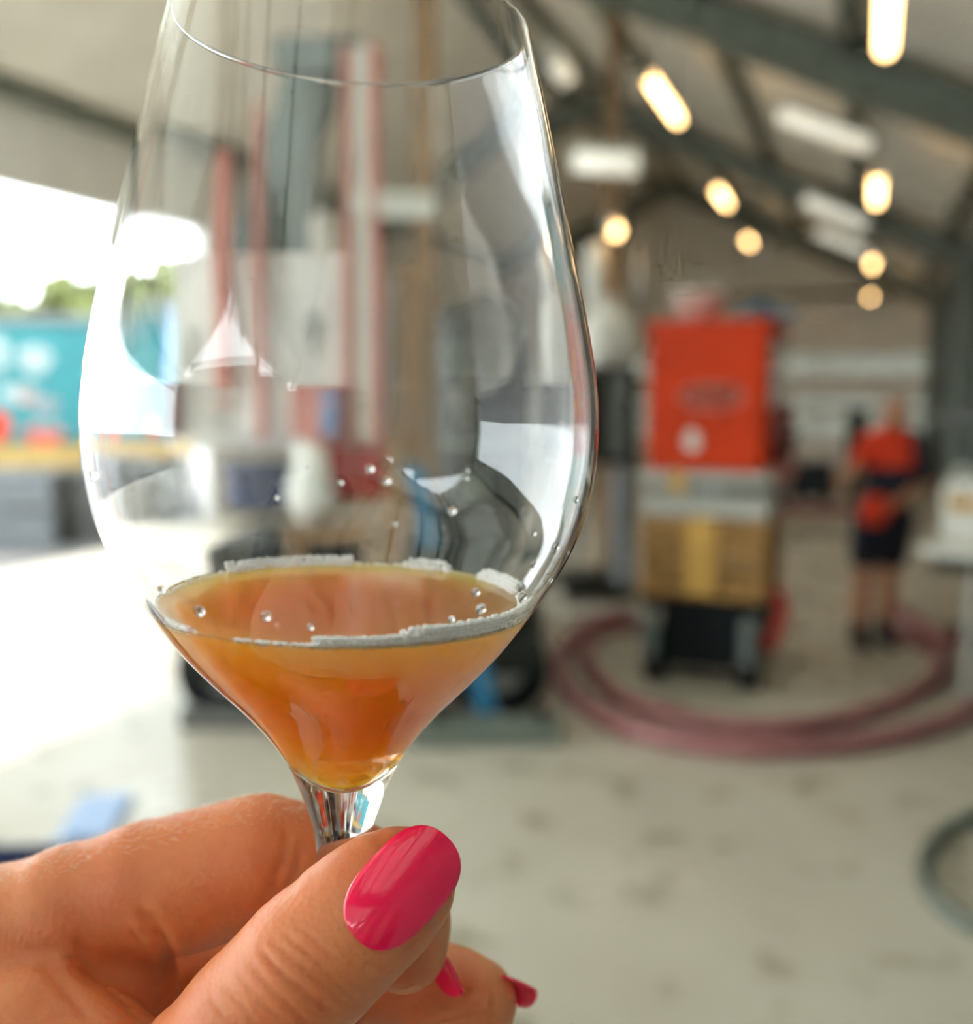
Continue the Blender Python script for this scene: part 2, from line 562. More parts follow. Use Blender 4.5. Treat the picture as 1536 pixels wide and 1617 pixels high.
# back wall of boards and pale bands
BANDS = ((0.70, 1.18), (1.28, 1.62), (1.98, 2.46))
bw = BM(); zz = 0.0
for (z0, z1) in BANDS + ((3.75, 0),):
    bx(bw, XL, XR, Y1, Y1 + 0.15, zz, z0); zz = z1
bw = obj('wall_back', bw, M['panel_beige'])
gb = BM()
vs = [gb.verts.new((x, y, z)) for y in (Y1, Y1 + .15) for (x, z) in ((XL, 3.75), (XR, 3.75), (XR, roof_z(XR)), (RX, RZ), (XL, roof_z(XL)))]
gb.faces.new(vs[:5][::-1]); gb.faces.new(vs[5:])
for i in range(5):
    gb.faces.new((vs[i], vs[(i + 1) % 5], vs[5 + (i + 1) % 5], vs[5 + i]))
obj('gable', gb, M['panel_beige'], bw)
tag(bw, 'beige end wall with wide pale horizontal bands', 'wall', kind='structure')
for (z0, z1) in BANDS:
    for x0 in np.arange(XL + 0.1, XR - 0.3, 2.15):
        box('panel', M['sheet_dull'], bw, x0 - 0.12, min(x0 + 2.06, XR), Y1 + 0.03 + 0.004 * (int(x0 * 10) % 2), Y1 + 0.06, z0 - 0.02, z1 + 0.02)
for (z0, z1) in ((0.12, 0.62), (2.54, 2.95), (3.0, 3.4)):
    for x0 in np.arange(XL + 0.1, XR - 0.3, 2.15):
        box('panel', M['panel_beige'], bw, x0 + 0.02, min(x0 + 2.13, XR), Y1 - 0.04, Y1 + 0.01, z0, z1, 0.01)

# right wall with columns and eave beam
wr = box('wall_right', M['clad_blue'], None, XR, XR + 0.15, Y0, Y1 + .15, 0, roof_z(XR + 0.15))
tag(wr, 'dark blue-grey clad side wall behind steel columns', 'wall', kind='structure')
obj('eave_beam', beam(BM(), (XR - 0.12, Y0, 3.42), (XR - 0.12, Y1, 3.42), 0.2, 0.22), M['clad_blue'], wr)
for y in (1.9, 8.1, 14.3, 20.5):
    b = BM(); ibeam(b, (XR - 0.17, y, 0), (XR - 0.17, y, 3.35), 0.22, 0.26, up=(0, 1, 0)); obj('column', b, M['steel_green'], wr)
for y in np.arange(10.0, 21.5, 0.9):
    box('cladding_rib', M['clad_blue'], wr, XR - 0.03, XR, y, y + 0.12, 0.1, 3.3)

# ------------------------------------------------------------------ ceiling lamps
def lamp(c, L, dirv, m, wid, label, group, name='tube_lamp', hang=0.0):
    t = empty(name, c)
    d = Vector(dirv).normalized()
    b = BM(); cyl(b, -d * L / 2, d * L / 2, wid / 2, n=14); obj('tube', b, m, t, True)
    b = BM(); beam(b, -d * (L / 2 + 0.04) + Vector((0, 0, wid * 0.62)), d * (L / 2 + 0.04) + Vector((0, 0, wid * 0.62)), wid * 1.1, wid * 0.35)
    obj('housing', b, M['lamp_body'], t)
    for s in (-1, 1):
        b = BM(); cyl(b, d * s * L / 2, d * s * (L / 2 + 0.035), wid * 0.55, n=12); obj('end_cap', b, M['lamp_body'], t)
    if hang > 0:
        for s in (-.35, .35):
            b = BM(); cyl(b, d * L * s + Vector((0, 0, wid * .7)), d * L * s + Vector((0, 0, hang)), 0.008, n=6); obj('hanger', b, M['dark'], t)
    tag(t, label, 'lamp', group)
    return t

YD = (0, 1, 0)
G1 = 'warm strip lamps along the roof'
def warm(px, py, d, L, label):
    p = HP(px, py, d)
    lamp(p, L, YD, M['lamp_warm'], 0.085, label, G1, hang=max(0.05, roof_z(p[0]) - p[2] - 0.02))
warm(1401, 20, 5.0, 1.05, 'warm strip lamp nearest the top right corner of the photo')
warm(1384, 298, 9.1, 1.2, 'warm strip lamp second from the front in the right-hand row')
warm(1377, 413, 14.2, 1.0, 'warm strip lamp third from the front in the right-hand row')
warm(1374, 466, 19.0, 1.0, 'warm strip lamp lowest and farthest in the right-hand row')
warm(1048, 158, 10.0, 1.5, 'warm strip lamp slanting nearest to the glass rim, middle row')
warm(1138, 310, 14.6, 1.3, 'warm strip lamp in the middle of the slanting middle row')
warm(1180, 380, 18.6, 0.9, 'warm strip lamp at the far end of the slanting middle row')
warm(967, 362, 8.0, 0.22, 'round warm lamp glowing above the pale pipes beside the glass')
G2 = 'pale strip lamps across the roof'
def pale(x0, y0, x1, y1, d0, d1, label):
    a, b = HP(x0, y0, d0), HP(x1, y1, d1)
    lamp((a + b) / 2, float(np.linalg.norm(b - a)), b - a, M['lamp_pale'], 0.15, label, G2, name='pale_strip_lamp')
pale(1232, 180, 1376, 232, 9.3, 9.0, 'long pale strip lamp under the sloping roof, nearest of its kind')
pale(1270, 315, 1366, 357, 13.2, 13.0, 'pale strip lamp below and behind the long pale one')
pale(1290, 366, 1366, 398, 16.4, 16.2, 'pale strip lamp lowest of the pale ones, above the far lamps')
pale(905, 255, 1005, 262, 7.55, 7.5, 'pale level strip lamp just right of the glass')
pale(868, 88, 893, 122, 9.0, 9.6, 'short pale lamp touching the right edge of the glass rim')
for (x, y) in ((0.1, 0.4), (0.1, -4.6), (-2.0, 5.2), (-2.0, 0.2), (-2.0, -4.8), (-5.6, 2.5), (-5.6, -2.5)):
    pass

# ------------------------------------------------------------------ outside
def tree(c, h, r, label, seed):
    rg = np.random.default_rng(seed)
    t = empty('tree', c)
    b = BM(); cyl(b, (0, 0, 0), (0, 0, h * 0.6), 0.22, 0.1, 10); obj('trunk', b, M['bark'], t)
    b = BM()
    for i in range(46):
        v = rg.normal(size=3); v /= np.linalg.norm(v); v *= rg.uniform(0.3, 1) ** 0.5
        ico(b, (v[0] * r, v[1] * r, h * 0.62 + v[2] * h * 0.36), rg.uniform(.16, .3) * r, 2)
    for v in b.verts:
        v.co += Vector(rg.normal(size=3) * 0.07 * r)
    crown = obj('crown', b, M['leaf'], t)
    tag(t, label, 'tree', 'trees beyond the yard')
def gpt(px, d):
    p = HP(px, 620, d); p[2] = 0.0; return p
for (px, d, top, r, lab, s) in ((10, 38, 478, 2.2, 'low green tree at the left edge behind the teal truck', 1), (95, 44, 452, 2.6, 'green tree in the middle of the doorway behind the teal truck', 2),
                                (178, 33, 438, 2.2, 'taller green tree just left of the glass edge behind the truck', 3), (262, 40, 425, 2.5, 'tallest green tree seen through the left side of the glass', 4), (-80, 31, 460, 2.6, 'green tree just beyond the left edge of the photo', 5), (335, 30, 420, 2.2, 'green tree mostly hidden behind the far door edge', 6)):
    tree(gpt(px, d), CAMZ + (620 - top) / FPX * d, r, lab, s)

# teal truck trailer
tp = gpt(60, 12.6)
tk = empty('truck_trailer', tp, YAW + math.radians(4))
k = 12.6 / FPX
def lx(px): return (px - 60) * k
def lz(py, d=12.6): return CAMZ - (py - 620) / FPX * d
box('body', M['teal'], tk, lx(-330), lx(222), 0.0, 2.4, lz(700), lz(512), 0.05)
box('roof_rail', M['crate'], tk, lx(-330), lx(224), -0.03, 2.43, lz(512), lz(500), 0.02)
box('side_rail', M['yellow'], tk, lx(-330), lx(224), -0.08, 2.4, lz(738), lz(702), 0.02)
box('rear_post', M['lightblue'], tk, lx(214), lx(224), -0.05, 0.1, lz(700), lz(512))
for wx in (-250, -170, 190):
    b = BM(); cyl(b, (lx(wx), 0.05, 0.42), (lx(wx), 0.35, 0.42), 0.42, n=28); w = obj('wheel', b, M['black'], tk)
    b = BM(); cyl(b, (lx(wx), 0.02, 0.42), (lx(wx), 0.06, 0.42), 0.2, n=18); obj('hub', b, M['galv'], w)
def blob(parent, cx, cy, rx, rz, m, name='print'):
    b = BM(); bmesh.ops.create_circle(b, cap_ends=True, segments=24, radius=1.0)
    for v in b.verts:
        a = math.atan2(v.co.y, v.co.x); q = 1 + 0.08 * math.sin(3 * a) + 0.06 * math.sin(5 * a + 1)
        v.co = Vector((lx(cx) + v.co.x * rx * k * q, -0.012, lz(cy) + v.co.y * rz * k * q))
    r = bmesh.ops.extrude_face_region(b, geom=b.faces[:])
    for v in [g for g in r['geom'] if isinstance(g, bmesh.types.BMVert)]:
        v.co.y += 0.02
    obj(name, b, m, parent)
blob(tk, 58, 568, 26, 22, M['mural_white'])
blob(tk, 5, 560, 12, 30, M['mural_white'])
blob(tk, 30, 622, 30, 14, M['mural_white']); blob(tk, 42, 626, 10, 10, M['pinkred'])
blob(tk, 70, 640, 22, 14, M['crate'])
blob(tk, -4, 672, 18, 24, M['orange'])
blob(tk, 66, 686, 30, 16, M['red']); blob(tk, 68, 675, 26, 8, M['mural_white'])
blob(tk, 170, 600, 18, 30, M['mural_white']); blob(tk, 185, 676, 16, 14, M['orange'])
tag(tk, 'teal truck trailer with white and red printed shapes in the yard', 'truck')

# stacked crates in front of the trailer
def crate(px0, px1, py1, py0, d, m, label, dep=0.6):
    c = gpt((px0 + px1) / 2, d)
    c[2] = CAMZ - (py0 - 620) / FPX * d
    c[2] = max(c[2], 0.0) if c[2] > 0.08 else -0.02
    t = empty('plastic_crate', c, YAW)
    w = (px1 - px0) / FPX * d; h = (py0 - py1) / FPX * d
    b = BM(); T = 0.03
    bx(b, -w / 2, w / 2, 0, T, 0.03, h); bx(b, -w / 2, w / 2, dep - T, dep, 0.03, h)
    bx(b, -w / 2, -w / 2 + T, T, dep - T, 0.03, h); bx(b, w / 2 - T, w / 2, T, dep - T, 0.03, h); bx(b, -w / 2, w / 2, 0, dep, 0.0, 0.03)
    obj('body', b, m, t)
    box('rim', m, t, -w / 2 - .02, w / 2 + .02, -0.02, 0.02, h - 0.06, h)
    for i in range(5):
        x = -w / 2 + w * (i + .5) / 5
        box('rib', m, t, x - 0.012, x + 0.012, -0.018, 0.0, 0.03, h - 0.06)
    tag(t, label, 'crate', 'crates stacked in the yard')
crate(-75, -3, 745, 798, 10.6, M['crate'], 'pale crate at the left photo edge, top of its stack')
crate(-75, -3, 800, 853, 10.6, M['crate'], 'pale crate at the left photo edge, bottom of its stack')
crate(0, 72, 745, 798, 10.6, M['crate'], 'pale blue-grey crate under the truck rail, top of its stack')
crate(0, 72, 800, 853, 10.6, M['crate'], 'pale blue-grey crate under the truck rail, on the ground')
crate(80, 150, 742, 778, 10.9, M['greycrate'], 'darker grey crate nearer the glass, top of its stack')
crate(80, 150, 780, 815, 10.9, M['greycrate'], 'darker grey crate nearer the glass, middle of its stack')
crate(80, 150, 817, 853, 10.9, M['greycrate'], 'darker grey crate nearer the glass, on the ground')
crate(156, 216, 760, 806, 11.2, M['crate'], 'pale crate seen through the left glass wall, upper one')
crate(156, 216, 808, 853, 11.2, M['crate'], 'pale crate seen through the left glass wall, on the ground')

# ------------------------------------------------------------------ the press behind the glass
PD = 4.7
pp = gpt(540, PD)
pr = empty('grape_press', pp, YAW)
kp = PD / FPX
def px_(x): return (x - 540) * kp
def pz(y): return CAMZ - (y - 620) / FPX * PD
b = BM()
bx(b, px_(268), px_(850), 0.0, 0.16, pz(1075), pz(1000)); bx(b, px_(268), px_(850), 1.1, 1.26, pz(1075), pz(1000))
for x in (275, 520, 700, 815):
    bx(b, px_(x), px_(x) + 0.14, 0.16, 1.1, pz(1070), pz(1005))
obj('chassis', b, M['dark'], pr)
b = BM(); bx(b, px_(270), px_(560), 0.08, 1.2, pz(1110), pz(890), 0.04); obj('engine_box', b, M['dark'], pr)
b = BM(); bx(b, px_(640), px_(846), 0.15, 1.2, pz(1000), pz(870), 0.04); obj('gear_housing', b, M['dark'], pr)
for x in (330, 790):
    for yy in (0.12, 1.0):
        b = BM(); cyl(b, (px_(x), yy, 0.25), (px_(x), yy + 0.18, 0.25), 0.25, n=28); w = obj('wheel', b, M['black'], pr, False)
        b = BM(); cyl(b, (px_(x), yy - 0.01, 0.25), (px_(x), yy + 0.02, 0.25), 0.11, n=18); obj('hub', b, M['galv'], w)
b = BM(); bx(b, px_(268), px_(452), -0.05, 0.06, pz(1182), pz(1130), 0.01); obj('step', b, M['greycrate'], pr)
# blue jack leg
b = BM(); beam(b, (px_(738), -0.1, pz(960)), (px_(766), -0.1, 0.09), 0.10, 0.06, up=(0, 1, 0)); lg = obj('jack_leg', b, M['blue'], pr)
b = BM(); bx(b, px_(768) - 0.08, px_(768) + 0.08, -0.18, -0.02, 0.0, 0.09, 0.01); obj('foot', b, M['galv'], lg)
b = BM(); beam(b, (px_(660), -0.06, pz(740)), (px_(692), -0.06, pz(880)), 0.09, 0.05, up=(0, 1, 0)); obj('strut', b, M['blue'], pr)
# grey hopper body, flared
b = BM()
X0, X1 = px_(232), px_(600)
lv = ((pz(716), 0.06, 0.0), (pz(640), 0.0, 0.0), (pz(440), 0.0, 0.0), (pz(412), -0.02, 0.0))
rings = []
for (z, ins_, _) in lv:
    rings.append([b.verts.new((x, y, z)) for (x, y) in ((X0 + ins_, 0.1 + ins_), (X1 - ins_, 0.1 + ins_), (X1 - ins_, 1.25 - ins_), (X0 + ins_, 1.25 - ins_))])
for r0, r1 in zip(rings[:-1], rings[1:]):
    for i in range(4):
        b.faces.new((r0[i], r0[(i + 1) % 4], r1[(i + 1) % 4], r1[i]))
b.faces.new(rings[0][::-1]); b.faces.new(rings[-1])
bmesh.ops.bevel(b, geom=b.edges[:], offset=0.02, segments=2, affect='EDGES')
obj('hopper', b, M['stainless'], pr)
for (x0, x1, y0, y1) in ((236, 318, 690, 440), (352, 392, 690, 440), (410, 535, 690, 440)):
    box('cover_plate', M['stainless'], pr, px_(x0), px_(x1), 0.085, 0.1, pz(y0), pz(y1), 0.008)
for (x, y, r) in ((490, 532, .035), (272, 545, .028)):
    b = BM(); cyl(b, (px_(x), 0.05, pz(y)), (px_(x), 0.1, pz(y)), r, n=20); obj('port', b, M['dark'], pr)
# red frame posts
for (x0, x1, y0, y1, m, dy) in ((322, 350, 260, 640, 'pinkred', -0.02), (394, 408, 190, 700, 'pinkred', -0.02), (546, 560, 110, 715, 'pinkred', 0.0), (590, 606, 110, 720, 'pinkred', 0.0)):
    box('frame_post', M[m], pr, px_(x0), px_(x1), dy, dy + 0.08, pz(y1), pz(y0), 0.008)
box('mast_plate', M['white'], pr, px_(560), px_(590), 0.02, 0.07, pz(700), pz(110), 0.005)
box('cross_bar', M['white'], pr, px_(552), px_(700), 0.0, 0.07, pz(352), pz(322), 0.008)
box('lower_panel', M['red'], pr, px_(455), px_(606), 0.04, 0.10, pz(800), pz(712), 0.01)
box('control_box', M['pinkred'], pr, px_(458), px_(540), -0.08, 0.08, pz(705), pz(622), 0.015)
box('control_screen', M['lightblue'], pr, px_(506), px_(536), -0.095, -0.075, pz(690), pz(636), 0.006)
box('bracket', M['maroon'], pr, px_(226), px_(252), -0.05, 0.06, pz(690), pz(622), 0.006)
# elevator tower in dark teal grey
b = BM()
bx(b, px_(412), px_(462), 0.5, 0.9, pz(420), pz(120)); beam(b, (px_(330), 0.7, pz(410)), (px_(470), 0.7, pz(70)), 0.3, 0.18, up=(0, 1, 0))
bx(b, px_(400), px_(560), 0.5, 0.9, pz(100), pz(40), 0.02)
obj('elevator_tower', b, M['clad_blue'], pr)
b = BM(); bx(b, px_(340), px_(392), 0.45, 0.8, pz(412), pz(270), 0.01); obj('motor_cover', b, M['clad_blue'], pr)
b = BM(); bx(b, px_(470), px_(512), 0.3, 0.6, pz(410), pz(325), 0.03); obj('lamp_cover', b, M['white'], pr)
b = BM(); lathe(b, [(0.0, 0.0), (0.19, 0.0), (0.2, 0.02), (0.2, 0.2), (0.21, 0.21), (0.21, 0.24), (0.0, 0.24)], 32)
for v in b.verts: v.co += Vector((px_(395), 0.05, pz(818)))
obj('drum', b, M['navy'], pr, True)
tag(pr, 'large grey machine with red frame tinted pale for the reflection veil, seen through the wine glass', 'machine')
sk = empty('sack', W(0, 0, 1) * 0 + (pp + np.array([math.cos(YAW), math.sin(YAW), 0]) * px_(492) + np.array([-math.sin(YAW), math.cos(YAW), 0]) * (-0.16)))
fsk = Field((-.2, -.16, -.02), (.2, .16, .5), 0.012)
fsk.ell((0, 0, .16), (.13, .1, .16), 0.03); fsk.ell((.02, 0, .3), (.09, .07, .11), 0.05); fsk.ell((-.05, 0, .38), (.05, .04, .06), 0.03)
P, Q = fsk.mesh(); P[:, 2] = np.maximum(P[:, 2], 0.0)
sack_z = pz(835)
obj('bag', np_mesh('bag', P, Q), M['white'], sk)
b = BM(); tube(b, spline([(-.07, 0, .35), (-.03, -.035, .36), (.03, -.03, .36), (.02, .04, .36), (-.06, .04, .36), (-.07, 0, .35)], 5), 0.008, 8); obj('tie', b, M['wood'], sk, True)
sk.location.z = sack_z
tag(sk, 'lumpy white sack on a brown board in front of the grey machine', 'sack')
bd = empty('timber_board', V(pp), YAW)
b = BM(); bx(b, px_(452), px_(600), -0.34, 0.0, pz(855), sack_z, 0.01); obj('board', b, M['wood_post'], bd)
for x in (462, 585):
    for yy in (-0.32, -0.1):
        b = BM(); bx(b, px_(x), px_(x) + 0.05, yy, yy + 0.05, 0, pz(855)); obj('leg', b, M['wood_post'], bd)
tag(bd, 'brown timber stand carrying the white sack behind the glass', 'stand')

# brown timber posts up to the roof
for (px, d, w, lab) in ((682, 6.6, 0.15, 'brown timber post rising to the roof behind the glass'), (962, 8.5, 0.12, 'slim brown post right of the glass below the lamps')):
    c = gpt(px, d); t = empty('timber_post', c, YAW)
    top = roof_z(c[0]) - 0.1
    box('shaft', M['wood_post'], t, -w / 2, w / 2, -w / 2, w / 2, 0.02, top, 0.008)
    box('base_plate', M['dark'], t, -w, w, -w, w, 0, 0.02)
    box('head_plate', M['dark'], t, -w * .8, w * .8, -w * .8, w * .8, top, top + 0.02)
    tag(t, lab, 'post')
c = gpt(640, 6.9); t = empty('storage_locker', c, YAW)
k6 = 6.9 / FPX
box('body', M['wood_post'], t, -38 * k6, 38 * k6, 0, 0.5, 0.05, CAMZ + 180 * k6, 0.01)
for s in (-1, 1):
    dr = box('door', M['wood_post'], t, (-37 if s < 0 else 1) * k6, (-1 if s < 0 else 37) * k6, -0.02, 0.0, 0.12, CAMZ + 174 * k6, 0.006)
    box('handle', M['galv'], dr, s * 5 * k6 - 0.01, s * 5 * k6 + 0.01, -0.05, -0.02, 1.0, 1.2, 0.004)
box('plinth', M['dark'], t, -36 * k6, 36 * k6, 0.02, 0.48, 0, 0.05)
tag(t, 'tall brown wooden locker behind the centre of the glass', 'cabinet')

t = empty('settling_tank', gpt(790, 6.4), YAW)
kt = 6.4 / FPX
b = BM(); lathe(b, [(0, 0.30), (0.1, 0.30), (0.33, 0.38), (0.36, 0.44), (0.36, 1.98), (0.33, 2.08), (0.15, 2.17), (0.1, 2.18), (0.1, 2.24), (0, 2.24)], 48); obj('vessel', b, M['dark'], t, True)
for z in (0.7, 1.3, 1.85):
    b = BM(); lathe(b, [(0.355, z), (0.372, z), (0.372, z + 0.04), (0.355, z + 0.04)], 48); obj('band', b, M['steel_green'], t, True)
for q_ in range(3):
    a_ = math.radians(-90 + 120 * q_); b = BM(); cyl(b, (0.28 * math.cos(a_), 0.28 * math.sin(a_), 0), (0.28 * math.cos(a_), 0.28 * math.sin(a_), 0.42), 0.03, n=12); obj('leg', b, M['dark'], t)
b = BM(); cyl(b, (-0.1, -0.34, 1.0), (-0.1, -0.40, 1.0), 0.12, n=28); hh = obj('hatch', b, M['steel_green'], t)
b = BM(); tube(b, [(-0.17, -0.42, 1.0), (-0.03, -0.42, 1.0)], 0.012, 8); obj('handle', b, M['galv'], hh)
tag(t, 'dark cylindrical tank seen through the right half of the glass', 'tank')

# ------------------------------------------------------------------ pale filter unit left of the orange machine
FD = 7.7
c = gpt(960, FD); t = empty('filter_unit', c, YAW)
k6 = FD / FPX
def fx(x): return (x - 960) * k6
def fz(y): return CAMZ - (y - 620) * k6
b = BM(); lathe(b, [(0.0, 0), (0.14, 0.0), (0.2, 0.05), (0.22, 0.12), (0.22, 0.34), (0.19, 0.43), (0.1, 0.47), (0.09, 0.53), (0.11, 0.54), (0.11, 0.57), (0, 0.57)], 36)
for v in b.verts: v.co += Vector((fx(965), 0.28, fz(585)))
obj('tank', b, M['white'], t, True)
box('cabinet', M['dark'], t, fx(912), fx(1010), 0.05, 0.5, fz(735), fz(585), 0.01)
box('cabinet_panel', M['clad_blue'], t, fx(962), fx(992), 0.03, 0.05, fz(720), fz(590), 0.006)
for x in (918, 1000):
    for yy in (0.08, 0.42):
        b = BM(); bx(b, fx(x), fx(x) + 0.04, yy, yy + 0.04, 0, fz(735)); obj('leg', b, M['galv'], t)
b = BM(); tube(b, spline([(fx(985), 0.0, fz(735)), (fx(985), -0.02, fz(800)), (fx(988), -0.02, fz(900)), (fx(992), -0.03, 0.1)], 6), 0.085, 16); obj('pipe', b, M['crate'], t, True)
b = BM(); cyl(b, (fx(945), 0.3, fz(500)), (fx(942), 0.3, fz(385)), 0.075, n=18); obj('pipe', b, M['white'], t, True)
b = BM(); cyl(b, (fx(1022), 0.4, fz(520)), (fx(1018), 0.4, fz(380)), 0.03, n=14); obj('pipe', b, M['galv'], t, True)
b = BM(); bx(b, fx(890), fx(1000), -0.1, 0.6, 0.04, 0.16, 0.01); obj('base', b, M['dark'], t)
tag(t, 'white filter tank with pale pipes left of the orange machine', 'machine')

# ------------------------------------------------------------------ orange machine on crate on trolley
OD = 5.45
oc = FP(1100, 1088); oc[2] = 0
dO = -math.sin(YAW) * oc[0] + math.cos(YAW) * oc[1]
ORZ = math.radians(-1.0)
ko = dO / FPX / math.cos(YAW - ORZ)
def ox(x): return (x - 1100) * ko
def oz(y): return CAMZ - (y - 620) / FPX * dO
Wd = 0.95
tr = empty('trolley', oc, ORZ)
box('deck', M['black'], tr, ox(1012), ox(1190), 0.02, Wd, oz(975), oz(950), 0.01)
box('skirt', M['black'], tr, ox(1040), ox(1165), 0.06, 0.14, oz(1070), oz(975), 0.01)
for x in (1030, 1172):
    for yy in (0.02, Wd - 0.14):
        b = BM(); cyl(b, (ox(x) - 0.05, yy + 0.12, 0.165), (ox(x) + 0.05, yy + 0.12, 0.165), 0.165, n=26); w = obj('wheel', b, M['black'], tr)
        b = BM(); cyl(b, (ox(x) - 0.055, yy + 0.12, 0.165), (ox(x) + 0.055, yy + 0.12, 0.165), 0.08, n=18); obj('hub', b, M['galv'], w)
        b = BM(); bx(b, ox(x) - 0.035, ox(x) + 0.035, yy - 0.06, yy - 0.03, 0.16, 0.43, 0.008); obj('wheel_guard', b, M['clad_blue'], tr)
b = BM(); tube(b, spline([(ox(1196), 0.25, oz(940)), (ox(1212), 0.25, oz(960)), (ox(1208), 0.2, oz(1000)), (ox(1196), 0.15, oz(1030))], 6), 0.045, 12); obj('tow_bar', b, M['red'], tr, True)
tag(tr, 'low black wheeled trolley under the golden brown crate', 'trolley')
cr = empty('slatted_crate', (oc[0], oc[1], oz(950)), ORZ)
hcr = oz(818) - oz(950)
for (xa, xb) in ((1012, 1022), (1182, 1192)):
    for yy in (0.03, Wd - 0.08):
        box('corner_post', M['wood'], cr, ox(xa), ox(xb), yy, yy + 0.05, 0, hcr)
ns = 6
for i in range(ns):
    z0 = i * hcr / ns + 0.006; z1 = (i + 1) * hcr / ns - 0.008
    box('slat', M['wood'], cr, ox(1010), ox(1194), 0.01, 0.03, z0, z1, 0.003)
    box('slat', M['wood'], cr, ox(1010), ox(1194), Wd - 0.03, Wd - 0.01, z0, z1, 0.003)
    for x in (1012, 1190):
        box('slat', M['wood'], cr, ox(x), ox(x + 4), 0.03, Wd - 0.03, z0, z1, 0.003)
box('centre_board', M['ochre'], cr, ox(1078), ox(1122), -0.012, 0.01, 0.02, hcr, 0.004)
box('bottom', M['wood'], cr, ox(1012), ox(1192), 0.03, Wd - 0.03, 0.0, 0.02)
tag(cr, 'golden brown slatted wooden crate between trolley and orange machine', 'crate')
om = empty('destemmer', (oc[0], oc[1], oz(818)), ORZ)
def oh(y): return oz(y) - oz(818)
box('base_tray', M['galv'], om, ox(1008), ox(1196), 0.0, Wd, 0.0, oh(780), 0.01)
box('base_frame', M['galv'], om, ox(1004), ox(1198), -0.02, Wd + 0.01, oh(765), oh(744), 0.008)
box('label_plate', M['ochre'], om, ox(1054), ox(1076), -0.03, -0.018, oh(778), oh(746), 0.003)
box('slot', M['clad_blue'], om, ox(1090), ox(1130), -0.012, 0.0, oh(780), oh(767), 0.003)
body = box('housing', M['orange'], om, ox(1016), ox(1188), 0.0, Wd - 0.03, oh(744), oh(512), 0.025)
box('top_lip', M['orange'], om, ox(1012), ox(1192), -0.012, Wd - 0.02, oh(520), oh(508), 0.006)
box('front_door', M['orange'], om, ox(1022), ox(1182), -0.015, 0.002, oh(655), oh(526), 0.008)
box('lower_door', M['orange'], om, ox(1022), ox(1182), -0.015, 0.002, oh(738), oh(661), 0.008)
# dark slanted lettering strokes inside a pale outline
b = BM()
for (x0, y0, x1, y1) in ((1072, 637, 1086, 612), (1086, 612, 1094, 637), (1078, 628, 1091, 628), (1100, 637, 1106, 612), (1106, 612, 1114, 630), (1114, 630, 1124, 612), (1124, 612, 1122, 637), (1130, 637, 1136, 612), (1136, 613, 1150, 613), (1133, 624, 1145, 624)):
    beam(b, (ox(x0), -0.019, oh(y0)), (ox(x1), -0.019, oh(y1)), 0.014, 0.008, up=(0, 1, 0))
obj('lettering', b, M['print_dark'], om)
b = BM(); tube(b, [(ox(1110) + 0.165 * math.cos(a), -0.017, oh(626) + 0.062 * math.sin(a)) for a in np.linspace(0, 2 * math.pi, 33)], 0.006, 6); obj('logo_outline', b, M['galv'], om)
b = BM(); bmesh.ops.create_uvsphere(b, u_segments=20, v_segments=10, radius=1)
for v in b.verts:
    z = v.co.z
    v.co = Vector((ox(1084) + v.co.x * 0.042 * (1 - 0.3 * z), -0.016 + v.co.y * 0.004, oh(694) + z * 0.062))
obj('emblem', b, M['paint_white'], om, True)
# right side: slotted grille, round belt guard
for i in range(5):
    y0 = 0.12 + i * 0.15
    box('grille_bar', M['paint_white'], om, ox(1188) - 0.004, ox(1188) + 0.012, y0, y0 + 0.07, oh(645), oh(535), 0.004)
b = BM(); cyl(b, (ox(1188) - 0.01, 0.42, oh(690)), (ox(1188) + 0.09, 0.42, oh(690)), 0.19, n=36); g = obj('belt_guard', b, M['maroon'], om)
b = BM(); cyl(b, (ox(1188) + 0.09, 0.42, oh(690)), (ox(1188) + 0.12, 0.42, oh(690)), 0.06, n=20); obj('hub', b, M['black'], g)
box('side_chute', M['pinkred'], om, ox(1188) - 0.005, ox(1188) + 0.1, 0.2, 0.75, oh(760), oh(738), 0.008)
tag(om, 'orange-red metal machine with dark slanted lettering and round side guard', 'machine')
# things on top of the machine
tc_ = empty('tarpaulin', (oc[0], oc[1], oz(508)), ORZ)
b = BM()
gx, gy = 14, 10
vs = {}
for i in range(gx + 1):
    for j in range(gy + 1):
        u, v = i / gx, j / gy
        vs[i, j] = b.verts.new((ox(1134) + u * (ox(1208) - ox(1134)), 0.25 + v * 0.6, 0.012 + 0.05 * (1 + math.sin(5 * u + 2 * v)) * (0.4 + v) * 0.6 + 0.05 * (1 - abs(2 * u - 1))))
for i in range(gx):
    for j in range(gy):
        b.faces.new((vs[i, j], vs[i + 1, j], vs[i + 1, j + 1], vs[i, j + 1]))
r = bmesh.ops.extrude_face_region(b, geom=b.faces[:])
for v in [g_ for g_ in r['geom'] if isinstance(g_, bmesh.types.BMVert)]: v.co.z += 0.03
bmesh.ops.recalc_face_normals(b, faces=b.faces[:])
obj('sheet', b, M['blue'], tc_, True)
tag(tc_, 'crumpled blue sheet lying on the orange machine', 'sheet')
bk = empty('tub', (oc[0] + ox(1070), oc[1] + 0.35, oz(508)), 0)
b = BM(); lathe(b, [(0, 0), (0.12, 0), (0.15, 0.16), (0.16, 0.16), (0.16, 0.18), (0.145, 0.18), (0.115, 0.015), (0, 0.015)], 28); obj('shell', b, M['white'], bk, True)
b = BM(); tube(b, [(0.15 * math.cos(a), 0, 0.17 + 0.10 * math.sin(a)) for a in np.linspace(0, math.pi, 17)], 0.006, 8); obj('handle', b, M['galv'], bk, True)
tag(bk, 'white tub standing on top of the orange machine', 'tub')

